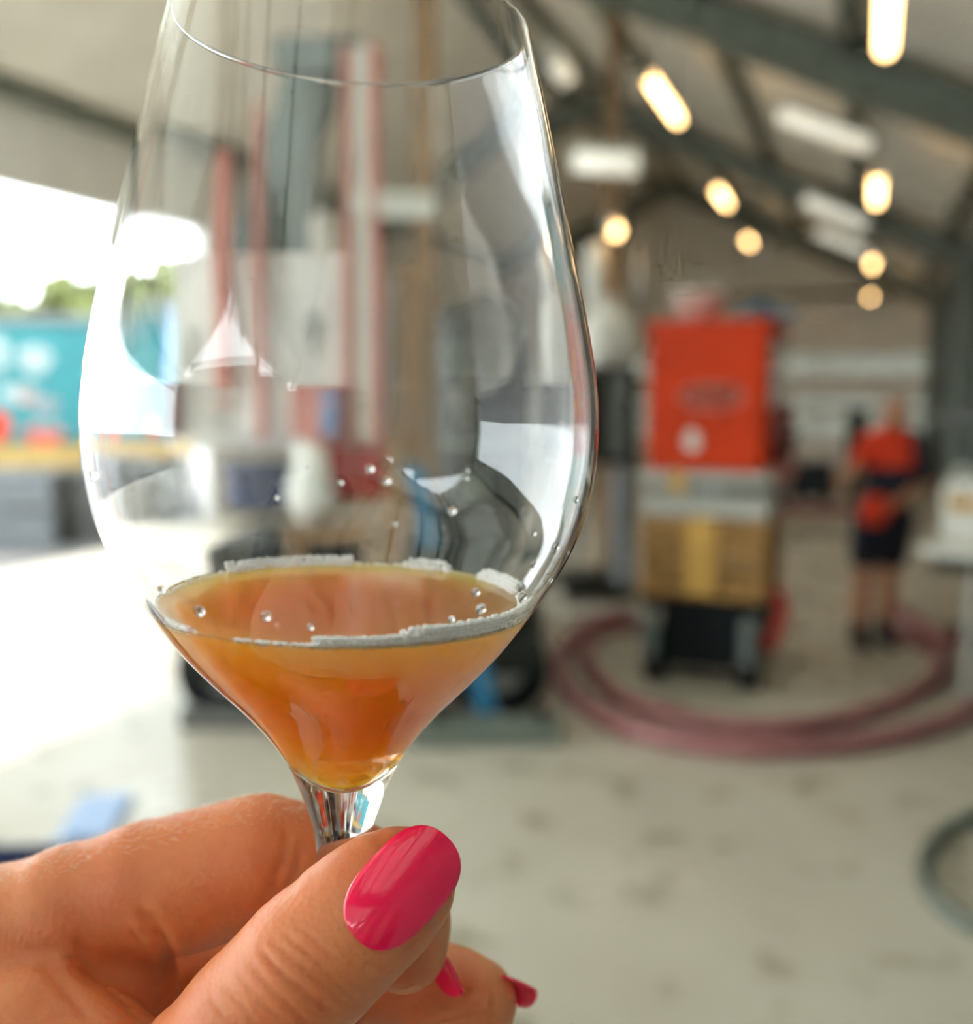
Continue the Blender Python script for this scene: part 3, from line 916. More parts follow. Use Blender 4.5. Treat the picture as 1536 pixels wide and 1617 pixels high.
# ------------------------------------------------------------------ background items by the end wall
def bgbox(px0, px1, py1, py0, d, dep, name, m, label, cat, feet=True):
    c = gpt((px0 + px1) / 2, d); t = empty(name, c, 0)
    w = (px1 - px0) / FPX * d; h = (py0 - py1) / FPX * d; z0 = max(0.0, CAMZ - (py0 - 620) / FPX * d)
    box('body', M[m], t, -w / 2, w / 2, 0, dep, z0 if z0 > 0.1 else 0.06, z0 + h, 0.02)
    box('lid', M['dark'], t, -w / 2 - 0.02, w / 2 + 0.02, -0.02, dep + 0.02, z0 + h, z0 + h + 0.03)
    for sx in (-1, 1):
        for yy in (0.04, dep - 0.12):
            box('foot', M['dark'], t, sx * (w / 2 - 0.1) - 0.04, sx * (w / 2 - 0.1) + 0.04, yy, yy + 0.08, 0, z0 if z0 > 0.1 else 0.06)
    tag(t, label, cat)
bgbox(1256, 1318, 735, 786, 13.8, 0.7, 'pump_unit', 'black', 'dark low unit on the floor between orange machine and person', 'machine')
bgbox(1340, 1372, 648, 735, 15.5, 0.5, 'steel_cabinet', 'dark', 'dark upright cabinet behind the standing person', 'cabinet')
bgbox(1200, 1250, 690, 790, 16.0, 0.7, 'storage_bin', 'greycrate', 'grey bin far behind the orange machine', 'bin')
t = empty('floor_rail', gpt(1290, 13.4), 0)
b = BM(); bx(b, -0.75, 0.55, 0, 0.12, 0.0, 0.1, 0.02); obj('rail', b, M['maroon'], t)
for x in (-0.6, 0.4): box('clip', M['dark'], t, x, x + 0.06, -0.02, 0.14, 0.1, 0.12)
tag(t, 'dark red rail lying on the floor before the end wall', 'rail')

# ------------------------------------------------------------------ table at the right edge
TD = 5.2
tcn = HP(1449, 862, TD); tb = empty('work_table', (tcn[0], tcn[1], 0), math.radians(-14))
tz = tcn[2]
tb['note'] = ''
del tb['note']
box('table_top', M['white'], tb, 0.0, 1.1, 0.0, 0.75, tz - 0.05, tz, 0.008)
box('apron', M['dark'], tb, 0.06, 1.04, 0.06, 0.69, tz - 0.13, tz - 0.05)
for x in (0.24, 0.98):
    for y in (0.08, 0.62):
        box('leg', M['galv'], tb, x, x + 0.05, y, y + 0.05, 0, tz - 0.13)
box('shelf', M['greycrate'], tb, 0.24, 1.03, 0.1, 0.66, 0.25, 0.28)
tag(tb, 'white-topped work table at the right edge of the photo', 'table')
rt = Matrix.Rotation(math.radians(-14), 4, 'Z')
def on_table(x, y, z=0.0):
    return Vector((tcn[0], tcn[1], tz + z)) + rt @ Vector((x, y, 0))
jc = empty('jerrycan', on_table(0.16, 0.42), math.radians(-14))
b = BM(); bx(b, -0.12, 0.13, -0.09, 0.09, 0, 0.33, 0.03); obj('body', b, M['white'], jc)
b = BM(); tube(b, spline([(-0.08, 0, 0.32), (-0.06, 0, 0.38), (0.02, 0, 0.385), (0.05, 0, 0.32)], 5), 0.014, 10); obj('handle', b, M['white'], jc, True)
b = BM(); cyl(b, (0.09, 0, 0.33), (0.09, 0, 0.37), 0.028, n=16); obj('cap', b, M['blue'], jc)
box('label_sticker', M['ochre'], jc, -0.08, 0.08, -0.094, -0.088, 0.17, 0.25)
tag(jc, 'white jerrycan with a yellow label on the right-hand table', 'jerrycan')
bt = empty('cloth_pile', on_table(0.62, 0.3), 0.2)
for i in range(3):
    b = BM(); bx(b, -0.16 + .01 * i, 0.16 - .01 * i, -0.12, 0.12, i * 0.03, i * 0.03 + 0.028, 0.012); obj('folded_cloth', b, M['pinkred' if i == 1 else 'white'], bt)
tag(bt, 'small pile of folded pale cloths on the table corner', 'cloths')
sh = empty('wall_tray', HP(1545, 672, 6.4), 0)
b = BM(); bx(b, -0.22, 0.4, -0.1, 0.5, 0, 0.02); bx(b, -0.22, -0.2, -0.1, 0.5, 0.02, 0.1); bx(b, -0.2, 0.4, -0.1, -0.08, 0.02, 0.1); obj('tray', b, M['crate'], sh)
b = BM(); cyl(b, (0.1, 0.2, -sh.location.z), (0.1, 0.2, 0), 0.03, n=14); obj('stand_pole', b, M['wood_post'], sh)
b = BM(); cyl(b, (0.1, 0.2, -sh.location.z), (0.1, 0.2, -sh.location.z + 0.03), 0.2, n=24); obj('foot', b, M['dark'], sh)
tag(sh, 'pale tray on a brown pole stand above the table', 'stand')
# ------------------------------------------------------------------ hoses
def hose(name, pix, rad, m, label):
    pts = [FP(x, y, rad) for (x, y) in pix]
    b = BM(); tube(b, spline(pts, 8), rad, 14)
    ends = (pts[0], pts[1], pts[-1], pts[-2])
    t = empty(name, FP(pix[len(pix) // 2][0], pix[len(pix) // 2][1], 0))
    o = obj('hose_body', b, m, t, True)
    o.matrix_parent_inverse = Matrix.Translation(-t.location)
    for (e, f) in ((ends[0], ends[1]), (ends[2], ends[3])):
        d = (V(e) - V(f)).normalized()
        b = BM(); cyl(b, V(e) - d * 0.02, V(e) + d * 0.12, rad * 1.15, n=16); q = obj('coupling', b, M['galv'], t, True)
        q.matrix_parent_inverse = Matrix.Translation(-t.location)
    tag(t, label, 'hose', 'hoses on the floor')
hose('hose', [(985, 968), (930, 985), (893, 1022), (884, 1060), (912, 1105), (985, 1146), (1090, 1172), (1200, 1181), (1310, 1177), (1420, 1160), (1520, 1128), (1590, 1075), (1560, 1035), (1500, 1012), (1450, 985), (1420, 962)], 0.047, M['hose'], 'outer thick dusky pink hose looping across the floor')
hose('hose', [(1010, 985), (960, 992), (925, 1020), (930, 1052), (975, 1098), (1060, 1130), (1170, 1148), (1290, 1143), (1390, 1118), (1462, 1085), (1488, 1052), (1470, 1022), (1425, 1000), (1385, 990)], 0.045, M['hose'], 'inner dusky pink hose curving inside the outer loop')
hose('hose', [(1640, 1262), (1560, 1282), (1500, 1308), (1466, 1345), (1460, 1385), (1485, 1425), (1540, 1462), (1640, 1490)], 0.028, M['greyhose'], 'grey-green hose curl on the floor at the right edge')
# olive-grey beam beside the press, added to stand for the dark floor shadow
fb = empty('floor_shade_beam', FP(800, 1180), YAW + 0.05)
b = BM(); bx(b, -0.45, 0.26, 0.0, 0.14, 0.0, 0.12, 0.01); obj('beam', b, M['steel_green'], fb)
for x in (-0.35, 0.15): box('bracket', M['dark'], fb, x, x + 0.05, -0.01, 0.15, 0.12, 0.14)
tag(fb, 'dark olive beam standing in for the floor shadow behind the blue leg', 'beam')

# ------------------------------------------------------------------ navy bin near the hand, blue lid
nb = FP(70, 1480); nbz = 0.33
q = FP(20, 1336, nbz)
nb = empty('storage_bin', (q[0], q[1], 0), YAW + math.radians(3))
b = BM(); T = 0.02
bx(b, -0.55, 0.17, -0.42, -0.40, 0.02, nbz); bx(b, -0.55, 0.17, -0.02, 0.0, 0.02, nbz); bx(b, -0.55, -0.53, -0.4, -0.02, 0.02, nbz); bx(b, 0.15, 0.17, -0.4, -0.02, 0.02, nbz); bx(b, -0.55, 0.17, -0.42, 0, 0, 0.02)
obj('body', b, M['navy'], nb)
b = BM(); bx(b, -0.57, 0.19, -0.03, 0.02, nbz - 0.03, nbz, 0.006); bx(b, -0.57, 0.19, -0.44, -0.39, nbz - 0.03, nbz, 0.006); obj('rim', b, M['navy'], nb)
b = BM(); bx(b, -0.53, 0.15, -0.4, -0.02, nbz - 0.06, nbz - 0.04); obj('inner_tray', b, M['navy'], nb)
tag(nb, 'navy blue plastic bin on the floor behind the hand', 'bin')
ld = FP(150, 1298)
ld = empty('bin_lid', ld, YAW + math.radians(8))
b = BM(); bx(b, -0.10, 0.10, -0.22, 0.22, 0.0, 0.025, 0.006); obj('panel', b, M['lightblue'], ld)
b = BM(); bx(b, -0.04, 0.03, -0.2, -0.17, 0.025, 0.04, 0.004); obj('grip', b, M['lightblue'], ld)
tag(ld, 'light blue lid lying on the floor beside the navy bin', 'lid')

# ------------------------------------------------------------------ person
M['skin_far'] = mat('tanned_skin', (0.55, 0.27, 0.16), 0.55, var=0.08)
M['cloth_red'] = mat('red_shirt_cloth', (0.80, 0.05, 0.015), 0.8, var=0.12, scale=12)
M['cloth_navy'] = mat('navy_work_cloth', (0.012, 0.016, 0.035), 0.8, var=0.2, scale=12)
M['hair_grey'] = mat('grey_hair', (0.40, 0.36, 0.32), 0.7, var=0.2, scale=60)
def build_person():
    c = FP(1383, 1022)
    pe = empty('person', c, YAW)
    box_ = ((-.5, -.45, -.02), (.45, .35, 1.72))
    def fld(h=0.011): return Field(box_[0], box_[1], h)
    f = fld()
    k = 0.035
    # torso, pelvis, neck
    f.chain([(0.02, 0.02, .84), (0.03, 0.02, 1.02), (0.035, 0.0, 1.2), (0.035, -.01, 1.30)], [.125, .115, .135, .11], k)
    f.chain([(-.10, 0, 1.335), (0.03, 0.0, 1.35), (.17, .02, 1.335)], [.06, .075, .06], k)
    f.chain([(0.035, -.02, 1.36), (0.03, -.045, 1.46)], [.06, .052], .03)
    # head looking down to the left
    f.ell((0.025, -.05, 1.535), (.075, .092, .105), .02)
    f.ell((0.015, -.09, 1.49), (.052, .055, .055), .025)
    f.cone((0.008, -.145, 1.535), (0.004, -.158, 1.505), .010, .016, .012)
    f.ell((0.006, -.135, 1.468), (.024, .014, .008), .006)
    for sx in (-1, 1):
        f.ell((0.025 + sx * .076, -.045, 1.525), (.012, .02, .032), .008)
        f.ell((0.012 + sx * .03, -.142, 1.538), (.014, .012, .009), .006, sub=True)
    # legs
    f.chain([(-.07, .02, .82), (-.10, 0.0, .50), (-.105, .02, .28), (-.10, .03, .08)], [.095, .062, .058, .040], .03)
    f.chain([(.10, .02, .82), (.085, 0.06, .50), (.09, .09, .28), (.095, .10, .10)], [.095, .062, .058, .040], .03)
    for (x, y) in ((-.10, .03), (.095, .10)):
        f.cone((x, y, .045), (x - .02, y - .15, .035), .042, .032, .03)
    # arms
    f.chain([(-.11, 0, 1.33), (-.215, -.06, 1.175), (-.315, -.17, 1.125)], [.055, .042, .030], .03)
    f.chain([(.18, .02, 1.33), (.245, -.03, 1.09), (.04, -.17, .985)], [.055, .044, .030], .03)
    def hand(p, d, side, up):
        p, d, side, up = map(np.array, (p, d, side, up))
        f.cone(p, p + d * .06, .026, .03, .012)
        for i in range(4):
            b0 = p + d * .07 + side * (-.03 + .02 * i)
            L = (.055, .065, .06, .045)[i]
            f.chain([b0, b0 + d * L * .55 - up * .006, b0 + d * L * .85 - up * .03], [.0105, .010, .009], .004)
        b0 = p + d * .02 - side * .03
        f.chain([b0, b0 - side * .025 + d * .025, b0 - side * .02 + d * .055 - up * .01], [.013, .011, .010], .008)
    hand((-.325, -.185, 1.12), (-.72, -.62, -.3), (.2, -.5, .84), (-.65, .55, .5))
    hand((.025, -.18, .98), (-.86, -.30, -.36), (.0, -.72, .69), (-.5, .6, .62))
    P, Q = f.mesh(); P = smooth_pts(P, Q, 1); P[:, 2] = np.maximum(P[:, 2], 0.0)
    obj('body', np_mesh('body', P, Q), M['skin_far'], pe)
    # red shirt
    f = fld()
    f.chain([(0.03, 0.02, 0.98), (0.035, 0.0, 1.2), (0.035, -.01, 1.31)], [.13, .147, .12], k)
    f.chain([(-.10, 0, 1.34), (0.03, 0.0, 1.355), (.17, .02, 1.34)], [.07, .085, .07], k)
    f.chain([(-.11, 0, 1.335), (-.185, -.045, 1.22)], [.068, .060], .02)
    f.chain([(.18, .02, 1.335), (.225, -.01, 1.19)], [.068, .060], .02)
    f.cone((0.035, -.02, 1.36), (0.03, -.035, 1.415), .068, .066, .02)
    P, Q = f.mesh(); P = smooth_pts(P, Q, 1)
    obj('shirt', np_mesh('shirt', P, Q), M['cloth_red'], pe)
    # navy bib shorts with open jacket side
    f = fld()
    f.chain([(0.02, 0.02, .84), (0.03, 0.02, 1.02), (0.035, 0.0, 1.15)], [.148, .142, .158], .04)
    f.chain([(-.07, .02, .84), (-.10, 0.005, .60)], [.112, .095], .03)
    f.chain([(.10, .02, .84), (.088, 0.045, .60)], [.112, .095], .03)
    f.chain([(.15, -.03, 1.1), (.165, -.02, 1.28), (.15, .0, 1.37)], [.09, .075, .055], .03)
    f.chain([(.18, .02, 1.335), (.235, -.02, 1.12)], [.076, .066], .02)
    P, Q = f.mesh(); P = smooth_pts(P, Q, 1)
    obj('overalls', np_mesh('overalls', P, Q), M['cloth_navy'], pe)
    for (x, y) in ((-.10, .03), (.095, .10)):
        f = fld(0.009)
        f.cone((x, y, .05), (x - .02, y - .16, .042), .055, .042, .03)
        f.cone((x, y + .01, .06), (x, y + .01, .17), .055, .056, .02)
        P, Q = f.mesh(); P = smooth_pts(P, Q, 1); P[:, 2] = np.maximum(P[:, 2], 0.0)
        bo = obj('boot', np_mesh('boot', P, Q), M['black'], pe)
    f = fld(0.008)
    f.ell((0.03, -.035, 1.558), (.082, .095, .092), .01)
    f.cone((0.01, -.2, 1.535), (0.02, -.115, 1.44), .09, .075, .01, sub=True)
    P, Q = f.mesh(); P = smooth_pts(P, Q, 1)
    obj('hair', np_mesh('hair', P, Q), M['hair_grey'], pe)
    for sx in (-1, 1):
        b = BM(); ico(b, (0.012 + sx * .03, -.128, 1.538), .011, 2); obj('eye', b, M['paint_white'], pe, True)
    tag(pe, 'person in red shirt and navy bib shorts holding a red jug', 'person')
    R3 = np.array([math.cos(YAW), math.sin(YAW), 0]); D3 = np.array([-math.sin(YAW), math.cos(YAW), 0])
    jp = c + R3 * (-.165) + D3 * (-.25)
    jp[2] = .84
    jg = empty('jug', jp, YAW)
    jg.scale = (.85, .85, .85)
    b = BM(); lathe(b, [(0, 0), (.075, 0), (.088, .015), (.09, .14), (.075, .175), (.07, .2), (.078, .21), (.07, .21), (.063, .2), (.08, .14), (.078, .02), (0, .015)], 32); obj('shell', b, M['cloth_red'], jg, True)
    b = BM(); tube(b, spline([(.085, 0, .17), (.14, 0, .175), (.15, 0, .11), (.09, 0, .05)], 5), .012, 10); obj('handle', b, M['cloth_red'], jg, True)
    tag(jg, 'red jug held in front of the person in navy shorts', 'jug')
build_person()

# ------------------------------------------------------------------ wine glass
GB = W(541, 1320, 0.170)
GA = np.array([0, 0, 1.0]) + 0.03 * R_; GA /= np.linalg.norm(GA)
GX = R_ - (R_ @ GA) * GA; GX /= np.linalg.norm(GX)
GY = np.cross(GA, GX)
GM = Matrix(((GX[0], GY[0], GA[0], GB[0]), (GX[1], GY[1], GA[1], GB[1]), (GX[2], GY[2], GA[2], GB[2]), (0, 0, 0, 1)))
OUT = [(0, 4.78), (5, 6.1), (10, 7.86), (15, 10.2), (20, 13.62), (25, 17.93), (30, 22.68), (35, 27.03), (40, 30.65), (45, 33.86), (50, 36.75), (55, 38.86), (60, 40.21), (65, 41.02), (70, 41.3), (75, 41.15), (80, 40.53), (85, 39.6), (90, 38.5), (95, 37.3), (100, 36.13), (105, 34.92), (110, 33.70), (115, 32.52), (120, 31.30), (125, 30.05), (130, 28.75), (133.0, 27.95)]
STEM = [(-92.0, 0), (-92.0, 35.5), (-91.2, 36.3), (-90.6, 35.5), (-89.4, 26), (-87.5, 14), (-84.5, 7), (-78, 4.6), (-66, 3.7), (-45, 3.55), (-25, 3.75), (-10, 4.2)]
def cat1(arr, n):
    return [tuple(p) for p in spline(arr, n)]
INN = [(133.0, 27.25), (130, 28.0), (125, 29.25), (120, 30.45), (110, 32.8), (100, 35.2), (90, 37.5), (80, 39.5), (75, 40.1), (70, 40.25), (65, 39.95), (60, 39.1), (55, 37.7), (50, 35.5), (45, 32.55), (40, 29.2), (35, 25.45), (30, 20.95), (25, 16.0), (20, 11.4), (17, 8.6), (14.5, 6.2), (12.6, 4.2), (11.4, 2.6), (10.8, 1.4), (10.5, 0.0)]
def glass_mat():
    m = bpy.data.materials.new('clear_glass'); m.use_nodes = True
    b = m.node_tree.nodes['Principled BSDF']
    b.inputs['Base Color'].default_value = (1, 1, 1, 1)
    b.inputs['Transmission Weight'].default_value = 1.0
    b.inputs['Roughness'].default_value = 0.0
    b.inputs['IOR'].default_value = 1.5
    return m
def wine_mat():
    m = bpy.data.materials.new('hazy_orange_wine'); m.use_nodes = True
    nt = m.node_tree
    b = nt.nodes['Principled BSDF']
    b.inputs['Base Color'].default_value = (1, 0.97, 0.93, 1)
    b.inputs['Transmission Weight'].default_value = 1.0
    b.inputs['Roughness'].default_value = 0.0
    b.inputs['IOR'].default_value = 1.34
    sc = nd(nt, 'ShaderNodeVolumeScatter'); sc.inputs['Color'].default_value = (1.0, 1.0, 1.0, 1); sc.inputs['Density'].default_value = 200.0; sc.inputs['Anisotropy'].default_value = 0.2
    ab = nd(nt, 'ShaderNodeVolumeAbsorption'); ab.inputs['Color'].default_value = (1.0, 0.922, 0.0, 1); ab.inputs['Density'].default_value = 1000.0
    ad = nd(nt, 'ShaderNodeAddShader')
    nt.links.new(sc.outputs[0], ad.inputs[0]); nt.links.new(ab.outputs[0], ad.inputs[1])
    nt.links.new(ad.outputs[0], nt.nodes['Material Output'].inputs['Volume'])
    return m
M['glass'] = glass_mat(); M['wine'] = wine_mat()
LEVEL = 42.0
def build_glass():
    prof = [(r, h) for h, r in STEM[:5]] + [(r, h) for h, r in cat1(STEM[4:] + OUT, 4)[1:]]
    prof += [(27.85, 133.25), (27.6, 133.4), (27.35, 133.25)]
    prof += [(max(r, 0), h) for h, r in cat1(INN, 4)]
    prof[-1] = (0.0, prof[-1][1])
    b = BM(); lathe(b, [(r / 1000, h / 1000) for r, h in prof], 160)
    bmesh.ops.recalc_face_normals(b, faces=b.faces[:])
    g = obj('wine_glass', b, M['glass'], None, True)
    g.matrix_world = GM
    tag(g, 'clear stemmed wine glass held up in the foreground', 'wine glass')
    inn = cat1(INN, 4)
    hs = np.array([p[0] for p in inn])[::-1]; rs = np.array([p[1] for p in inn])[::-1]
    lo = [(max(0.0, r + 0.06 if r > 0.3 else r), h - (0.05 if r < 3 else 0)) for h, r in inn if h < LEVEL - 0.3][::-1]
    rL = float(np.interp(LEVEL, hs, rs))
    top = [(float(np.interp(LEVEL + .5, hs, rs)) + 0.06, LEVEL + 0.5), (rL + 0.05 - 0.25, LEVEL + 0.3), (rL - 0.7, LEVEL + 0.1), (rL - 1.4, LEVEL + 0.03), (rL - 2.4, LEVEL), (rL * .6, LEVEL), (rL * .3, LEVEL), (0, LEVEL)]
    lo[0] = (0.0, lo[0][1])
    b = BM(); lathe(b, [(r / 1000, h / 1000) for r, h in lo + [(rL + .06, LEVEL)] + top], 128)
    bmesh.ops.recalc_face_normals(b, faces=b.faces[:])
    w = empty('wine', GB); w.matrix_world = GM
    o = obj('liquid', b, M['wine'], w, True)
    tag(w, 'hazy orange wine in the lower part of the held glass', 'wine')
    # foam bubbles on the surface edge
    M['bubble'] = mat('foam_bubble', (0.99, 0.985, 0.98), 0.08, var=0)
    nt = M['bubble'].node_tree; bb = nt.nodes['Principled BSDF']
    gl = nd(nt, 'ShaderNodeBsdfGlass'); gl.inputs['IOR'].default_value = 1.25; gl.inputs['Roughness'].default_value = 0.02
    mx = nd(nt, 'ShaderNodeMixShader'); mx.inputs[0].default_value = 0.15
    nt.links.new(bb.outputs[0], mx.inputs[1]); nt.links.new(gl.outputs[0], mx.inputs[2])
    nt.links.new(mx.outputs[0], nt.nodes['Material Output'].inputs['Surface'])
    balls = []
    def arc(a0, a1, n, rows, r0, r1, dens):
        for i in range(n):
            a = math.radians(a0 + (a1 - a0) * (i + rng.uniform(-.3, .3)) / n)
            for j in range(rows):
                e_ = min(i, n - 1 - i) / n
                if rng.uniform() > dens or rng.uniform() > 1.25 * (e_ * 5 + 0.12) / (0.25 + 0.2 * j): continue
                r = rng.uniform(r0, r1)
                lvl = j // 2; row = j % 2
                z = LEVEL + 0.1 + 0.45 * r + lvl * 0.55 + (0.25 if row == 0 else 0) + rng.uniform(-.08, .08)
                rad = float(np.interp(z, hs, rs)) - 0.05 - r - row * 0.6 + rng.uniform(-.08, .08)
                balls.append((rad * math.cos(a) / 1000, rad * math.sin(a) / 1000, z / 1000, r / 1000))
    arc(-112, -84, 40, 2, .2, .38, .7)
    arc(-90, -62, 50, 6, .26, .46, .95)
    arc(-68, -10, 100, 9, .28, .52, .98)
    arc(-14, 10, 46, 4, .25, .45, .8)
    arc(-140, -126, 24, 3, .2, .34, .85)
    arc(14, 42, 50, 6, .22, .48, .85)
    arc(56, 76, 34, 5, .22, .5, .85)
    arc(94, 146, 92, 5, .22, .5, .88)
    arc(76, 94, 18, 1, .2, .35, .6)
    arc(146, 190, 44, 2, .18, .32, .5)
    arc(-170, -146, 24, 1, .15, .28, .5)
    fo = obj('foam', balls_mesh('foam', balls), M['bubble'], w)
    fo['kind'] = 'stuff'
    # droplets on the inner wall
    b = BM(); bmesh.ops.create_uvsphere(b, u_segments=12, v_segments=8, radius=1.0)
    dm = bpy.data.meshes.new('droplet'); b.to_mesh(dm); b.free(); dm.materials.append(M['glass'])
    for p in dm.polygons: p.use_smooth = True
    ds = [(-62, 62, .55), (-40, 58, .5), (-52, 50, .6), (-28, 55, .7), (-20, 49, .8), (-15, 53, .6), (-33, 47.5, .75), (-48, 47, .8), (-56, 46, .5), (-100, 47, .7), (-118, 46.5, .8), (-128, 49, .6), (-75, 66, .5), (-78, 67.5, .5), (-145, 64, .8), (-150, 48, .7), (-90, 45.6, .45), (60, 60, .5), (100, 58, .6), (110, 61, .4), (120, 55, .5), (82, 50, .5), (-10, 60, .5), (-8, 66, .45), (-24, 62, .5), (-36, 53, .45)]
    for a, h, s in ds:
        r = float(np.interp(h, hs, rs)); a = math.radians(a)
        o = bpy.data.objects.new('droplet', dm); col.objects.link(o); o.parent = g
        o.location = (r * math.cos(a) / 1000, r * math.sin(a) / 1000, h / 1000)
        o.scale = (s / 1000, s / 1000, s * 1.15 / 1000)
    return g
build_glass()

# ------------------------------------------------------------------ the hand
def skin_mat():
    m = bpy.data.materials.new('hand_skin'); m.use_nodes = True
    nt = m.node_tree
    b = nt.nodes['Principled BSDF']
    tc = nd(nt, 'ShaderNodeTexCoord')
    n1 = nd(nt, 'ShaderNodeTexNoise'); n1.inputs['Scale'].default_value = 55; n1.inputs['Detail'].default_value = 4
    nt.links.new(tc.outputs['Object'], n1.inputs['Vector'])
    rp = nd(nt, 'ShaderNodeValToRGB')
    rp.color_ramp.elements[0].position = .35; rp.color_ramp.elements[1].position = .68
    rp.color_ramp.elements[0].color = (0.66, 0.195, 0.075, 1); rp.color_ramp.elements[1].color = (0.77, 0.285, 0.115, 1)
    nt.links.new(n1.outputs['Fac'], rp.inputs['Fac'])
    nt.links.new(rp.outputs['Color'], b.inputs['Base Color'])
    b.inputs['Roughness'].default_value = 0.48
    b.inputs['Subsurface Weight'].default_value = 0.6
    b.inputs['Subsurface Radius'].default_value = (1.0, 0.28, 0.12)
    b.inputs['Subsurface Scale'].default_value = 0.005
    vo = nd(nt, 'ShaderNodeTexVoronoi'); vo.inputs['Scale'].default_value = 900
    nt.links.new(tc.outputs['Object'], vo.inputs['Vector'])
    n2 = nd(nt, 'ShaderNodeTexNoise'); n2.inputs['Scale'].default_value = 420; n2.inputs['Detail'].default_value = 5
    nt.links.new(tc.outputs['Object'], n2.inputs['Vector'])
    ma = nd(nt, 'ShaderNodeMath', operation='ADD')
    nt.links.new(vo.outputs['Distance'], ma.inputs[0]); nt.links.new(n2.outputs['Fac'], ma.inputs[1])
    bp = nd(nt, 'ShaderNodeBump'); bp.inputs['Strength'].default_value = 0.22; bp.inputs['Distance'].default_value = 0.0004
    nt.links.new(ma.outputs[0], bp.inputs['Height']); nt.links.new(bp.outputs['Normal'], b.inputs['Normal'])
    return m
M['skin'] = skin_mat()
M['nail'] = mat('hot_pink_nail_polish', (0.98, 0.012, 0.09), 0.08, var=0)
M['nail'].node_tree.nodes['Principled BSDF'].inputs['Coat Weight'].default_value = 0.2
M['sleeve'] = mat('navy_sleeve_cloth', (0.012, 0.016, 0.05), 0.85, var=0.15, scale=200)
def hc(x, y, d):
    return np.array([(x - 768) / FPX * d, (y - 808.5) / FPX * d, d])
def cam2w(P):
    return C_[None, :] + P[:, [0]] * R_[None, :] - P[:, [1]] * U_[None, :] + P[:, [2]] * F_[None, :]
def build_hand():
    lo, hi, h = (-.175, .040, .134), (.026, .172, .240), 0.0005
    mm = 1e-3
    def fld(pts=None):
        if pts is None:
            return Field(lo, hi, h)
        q = np.array([hc(*p[:3]) for p in pts]); r = max(p[3] for p in pts) * mm + .006
        g = root.sub(q.min(0) - r, q.max(0) + r)
        ch(g, pts, .005)
        return g
    def ch(f, pts, k):
        f.chain([hc(*p[:3]) for p in pts], [p[3] * mm for p in pts], k)
    # palm and back of the hand
    root = f = fld()
    wrist = (-420, 1960, .205)
    for (p, r0) in (((8, 1506, .180), 13.6), ((40, 1640, .196), 12.5), ((60, 1760, .208), 11.5), ((70, 1860, .218), 10)):
        ch(f, [p + (r0,), (-190, 1690 + (p[1] - 1506) * .55, .19 + (p[2] - .18) * .6, r0 + 1.5), wrist + (17,)], .010)
    ch(f, [(-250, 1600, .188, 14), (-150, 1530, .184, 14), (0, 1500, .181, 13.5)], .008)
    ch(f, [(-560, 2080, .205, 22), wrist + (20,)], .010)
    # thenar mass and the web between thumb and index
    ch(f, [(-260, 1900, .190, 17), (-40, 1800, .168, 15), (150, 1775, .162, 13), (320, 1735, .157, 10.5)], .008)
    f.join(fld([(120, 1480, .183, 9.3), (165, 1520, .1815, 9.0), (192, 1560, .1805, 8.8), (188, 1660, .178, 10)]), .0014)
    f.join(fld([(-120, 1640, .176, 16), (-40, 1632, .172, 14.5), (55, 1648, .167, 12.8), (140, 1700, .163, 11.3), (210, 1760, .161, 11)]), .0022)
    # index finger
    g = fld([(8, 1503, .180, 13.4), (110, 1446, .1805, 11.6), (230, 1399, .181, 10.4), (330, 1373, .1815, 10.1), (412, 1356, .182, 10.5), (500, 1366, .1845, 9.2), (560, 1384, .1855, 8.5), (614, 1412, .1848, 8.2), (634, 1460, .181, 7.9), (641, 1503, .177, 6.9)])
    ch(g, [(395, 1386, .183, 8.3), (300, 1404, .182, 8.8), (240, 1412, .1815, 8.9)], .006)
    f.join(g, .003)
    # middle finger
    g = fld([(40, 1640, .198, 12.3), (260, 1560, .203, 10.6), (430, 1520, .206, 10.2), (470, 1515, .206, 10), (590, 1545, .200, 8.8), (680, 1566, .194, 8.2), (725, 1578, .190, 7.7), (757, 1583, .187, 7.1)])
    f.join(g, .0015)
    g = fld([(60, 1760, .210, 11.3), (300, 1690, .215, 10), (450, 1660, .218, 9.6), (570, 1680, .212, 8.4), (665, 1690, .204, 7.8), (738, 1688, .197, 7)])
    f.join(g, .0015)
    g = fld([(70, 1860, .220, 9.8), (280, 1800, .225, 8.8), (410, 1780, .227, 8.4), (520, 1790, .220, 7.4), (600, 1795, .212, 6.8), (655, 1795, .206, 6.2)])
    f.join(g, .0015)
    # thumb
    g = fld([(320, 1700, .157, 12), (405, 1608, .1545, 10.4), (478, 1530, .1535, 10.0), (520, 1492, .154, 9.4), (575, 1440, .155, 9.2), (622, 1404, .1562, 8.3), (638, 1392, .1570, 7.3)])
    f.join(g, .0022)
    P, Q = f.mesh()
    del f, g
    P = smooth_pts(P, Q, 4, 0.5)
    # creases pressed into the skin
    nrm = np.zeros_like(P)
    a = P[Q[:, 1]] - P[Q[:, 0]]; b2 = P[Q[:, 2]] - P[Q[:, 0]]
    fn = np.cross(a, b2)
    for i in range(4):
        for k in range(3):
            nrm[:, k] += np.bincount(Q[:, i], fn[:, k], len(P))
    nrm /= np.linalg.norm(nrm, axis=1)[:, None] + 1e-12
    pxl = np.stack([768 + FPX * P[:, 0] / P[:, 2], 808.5 + FPX * P[:, 1] / P[:, 2]], 1)
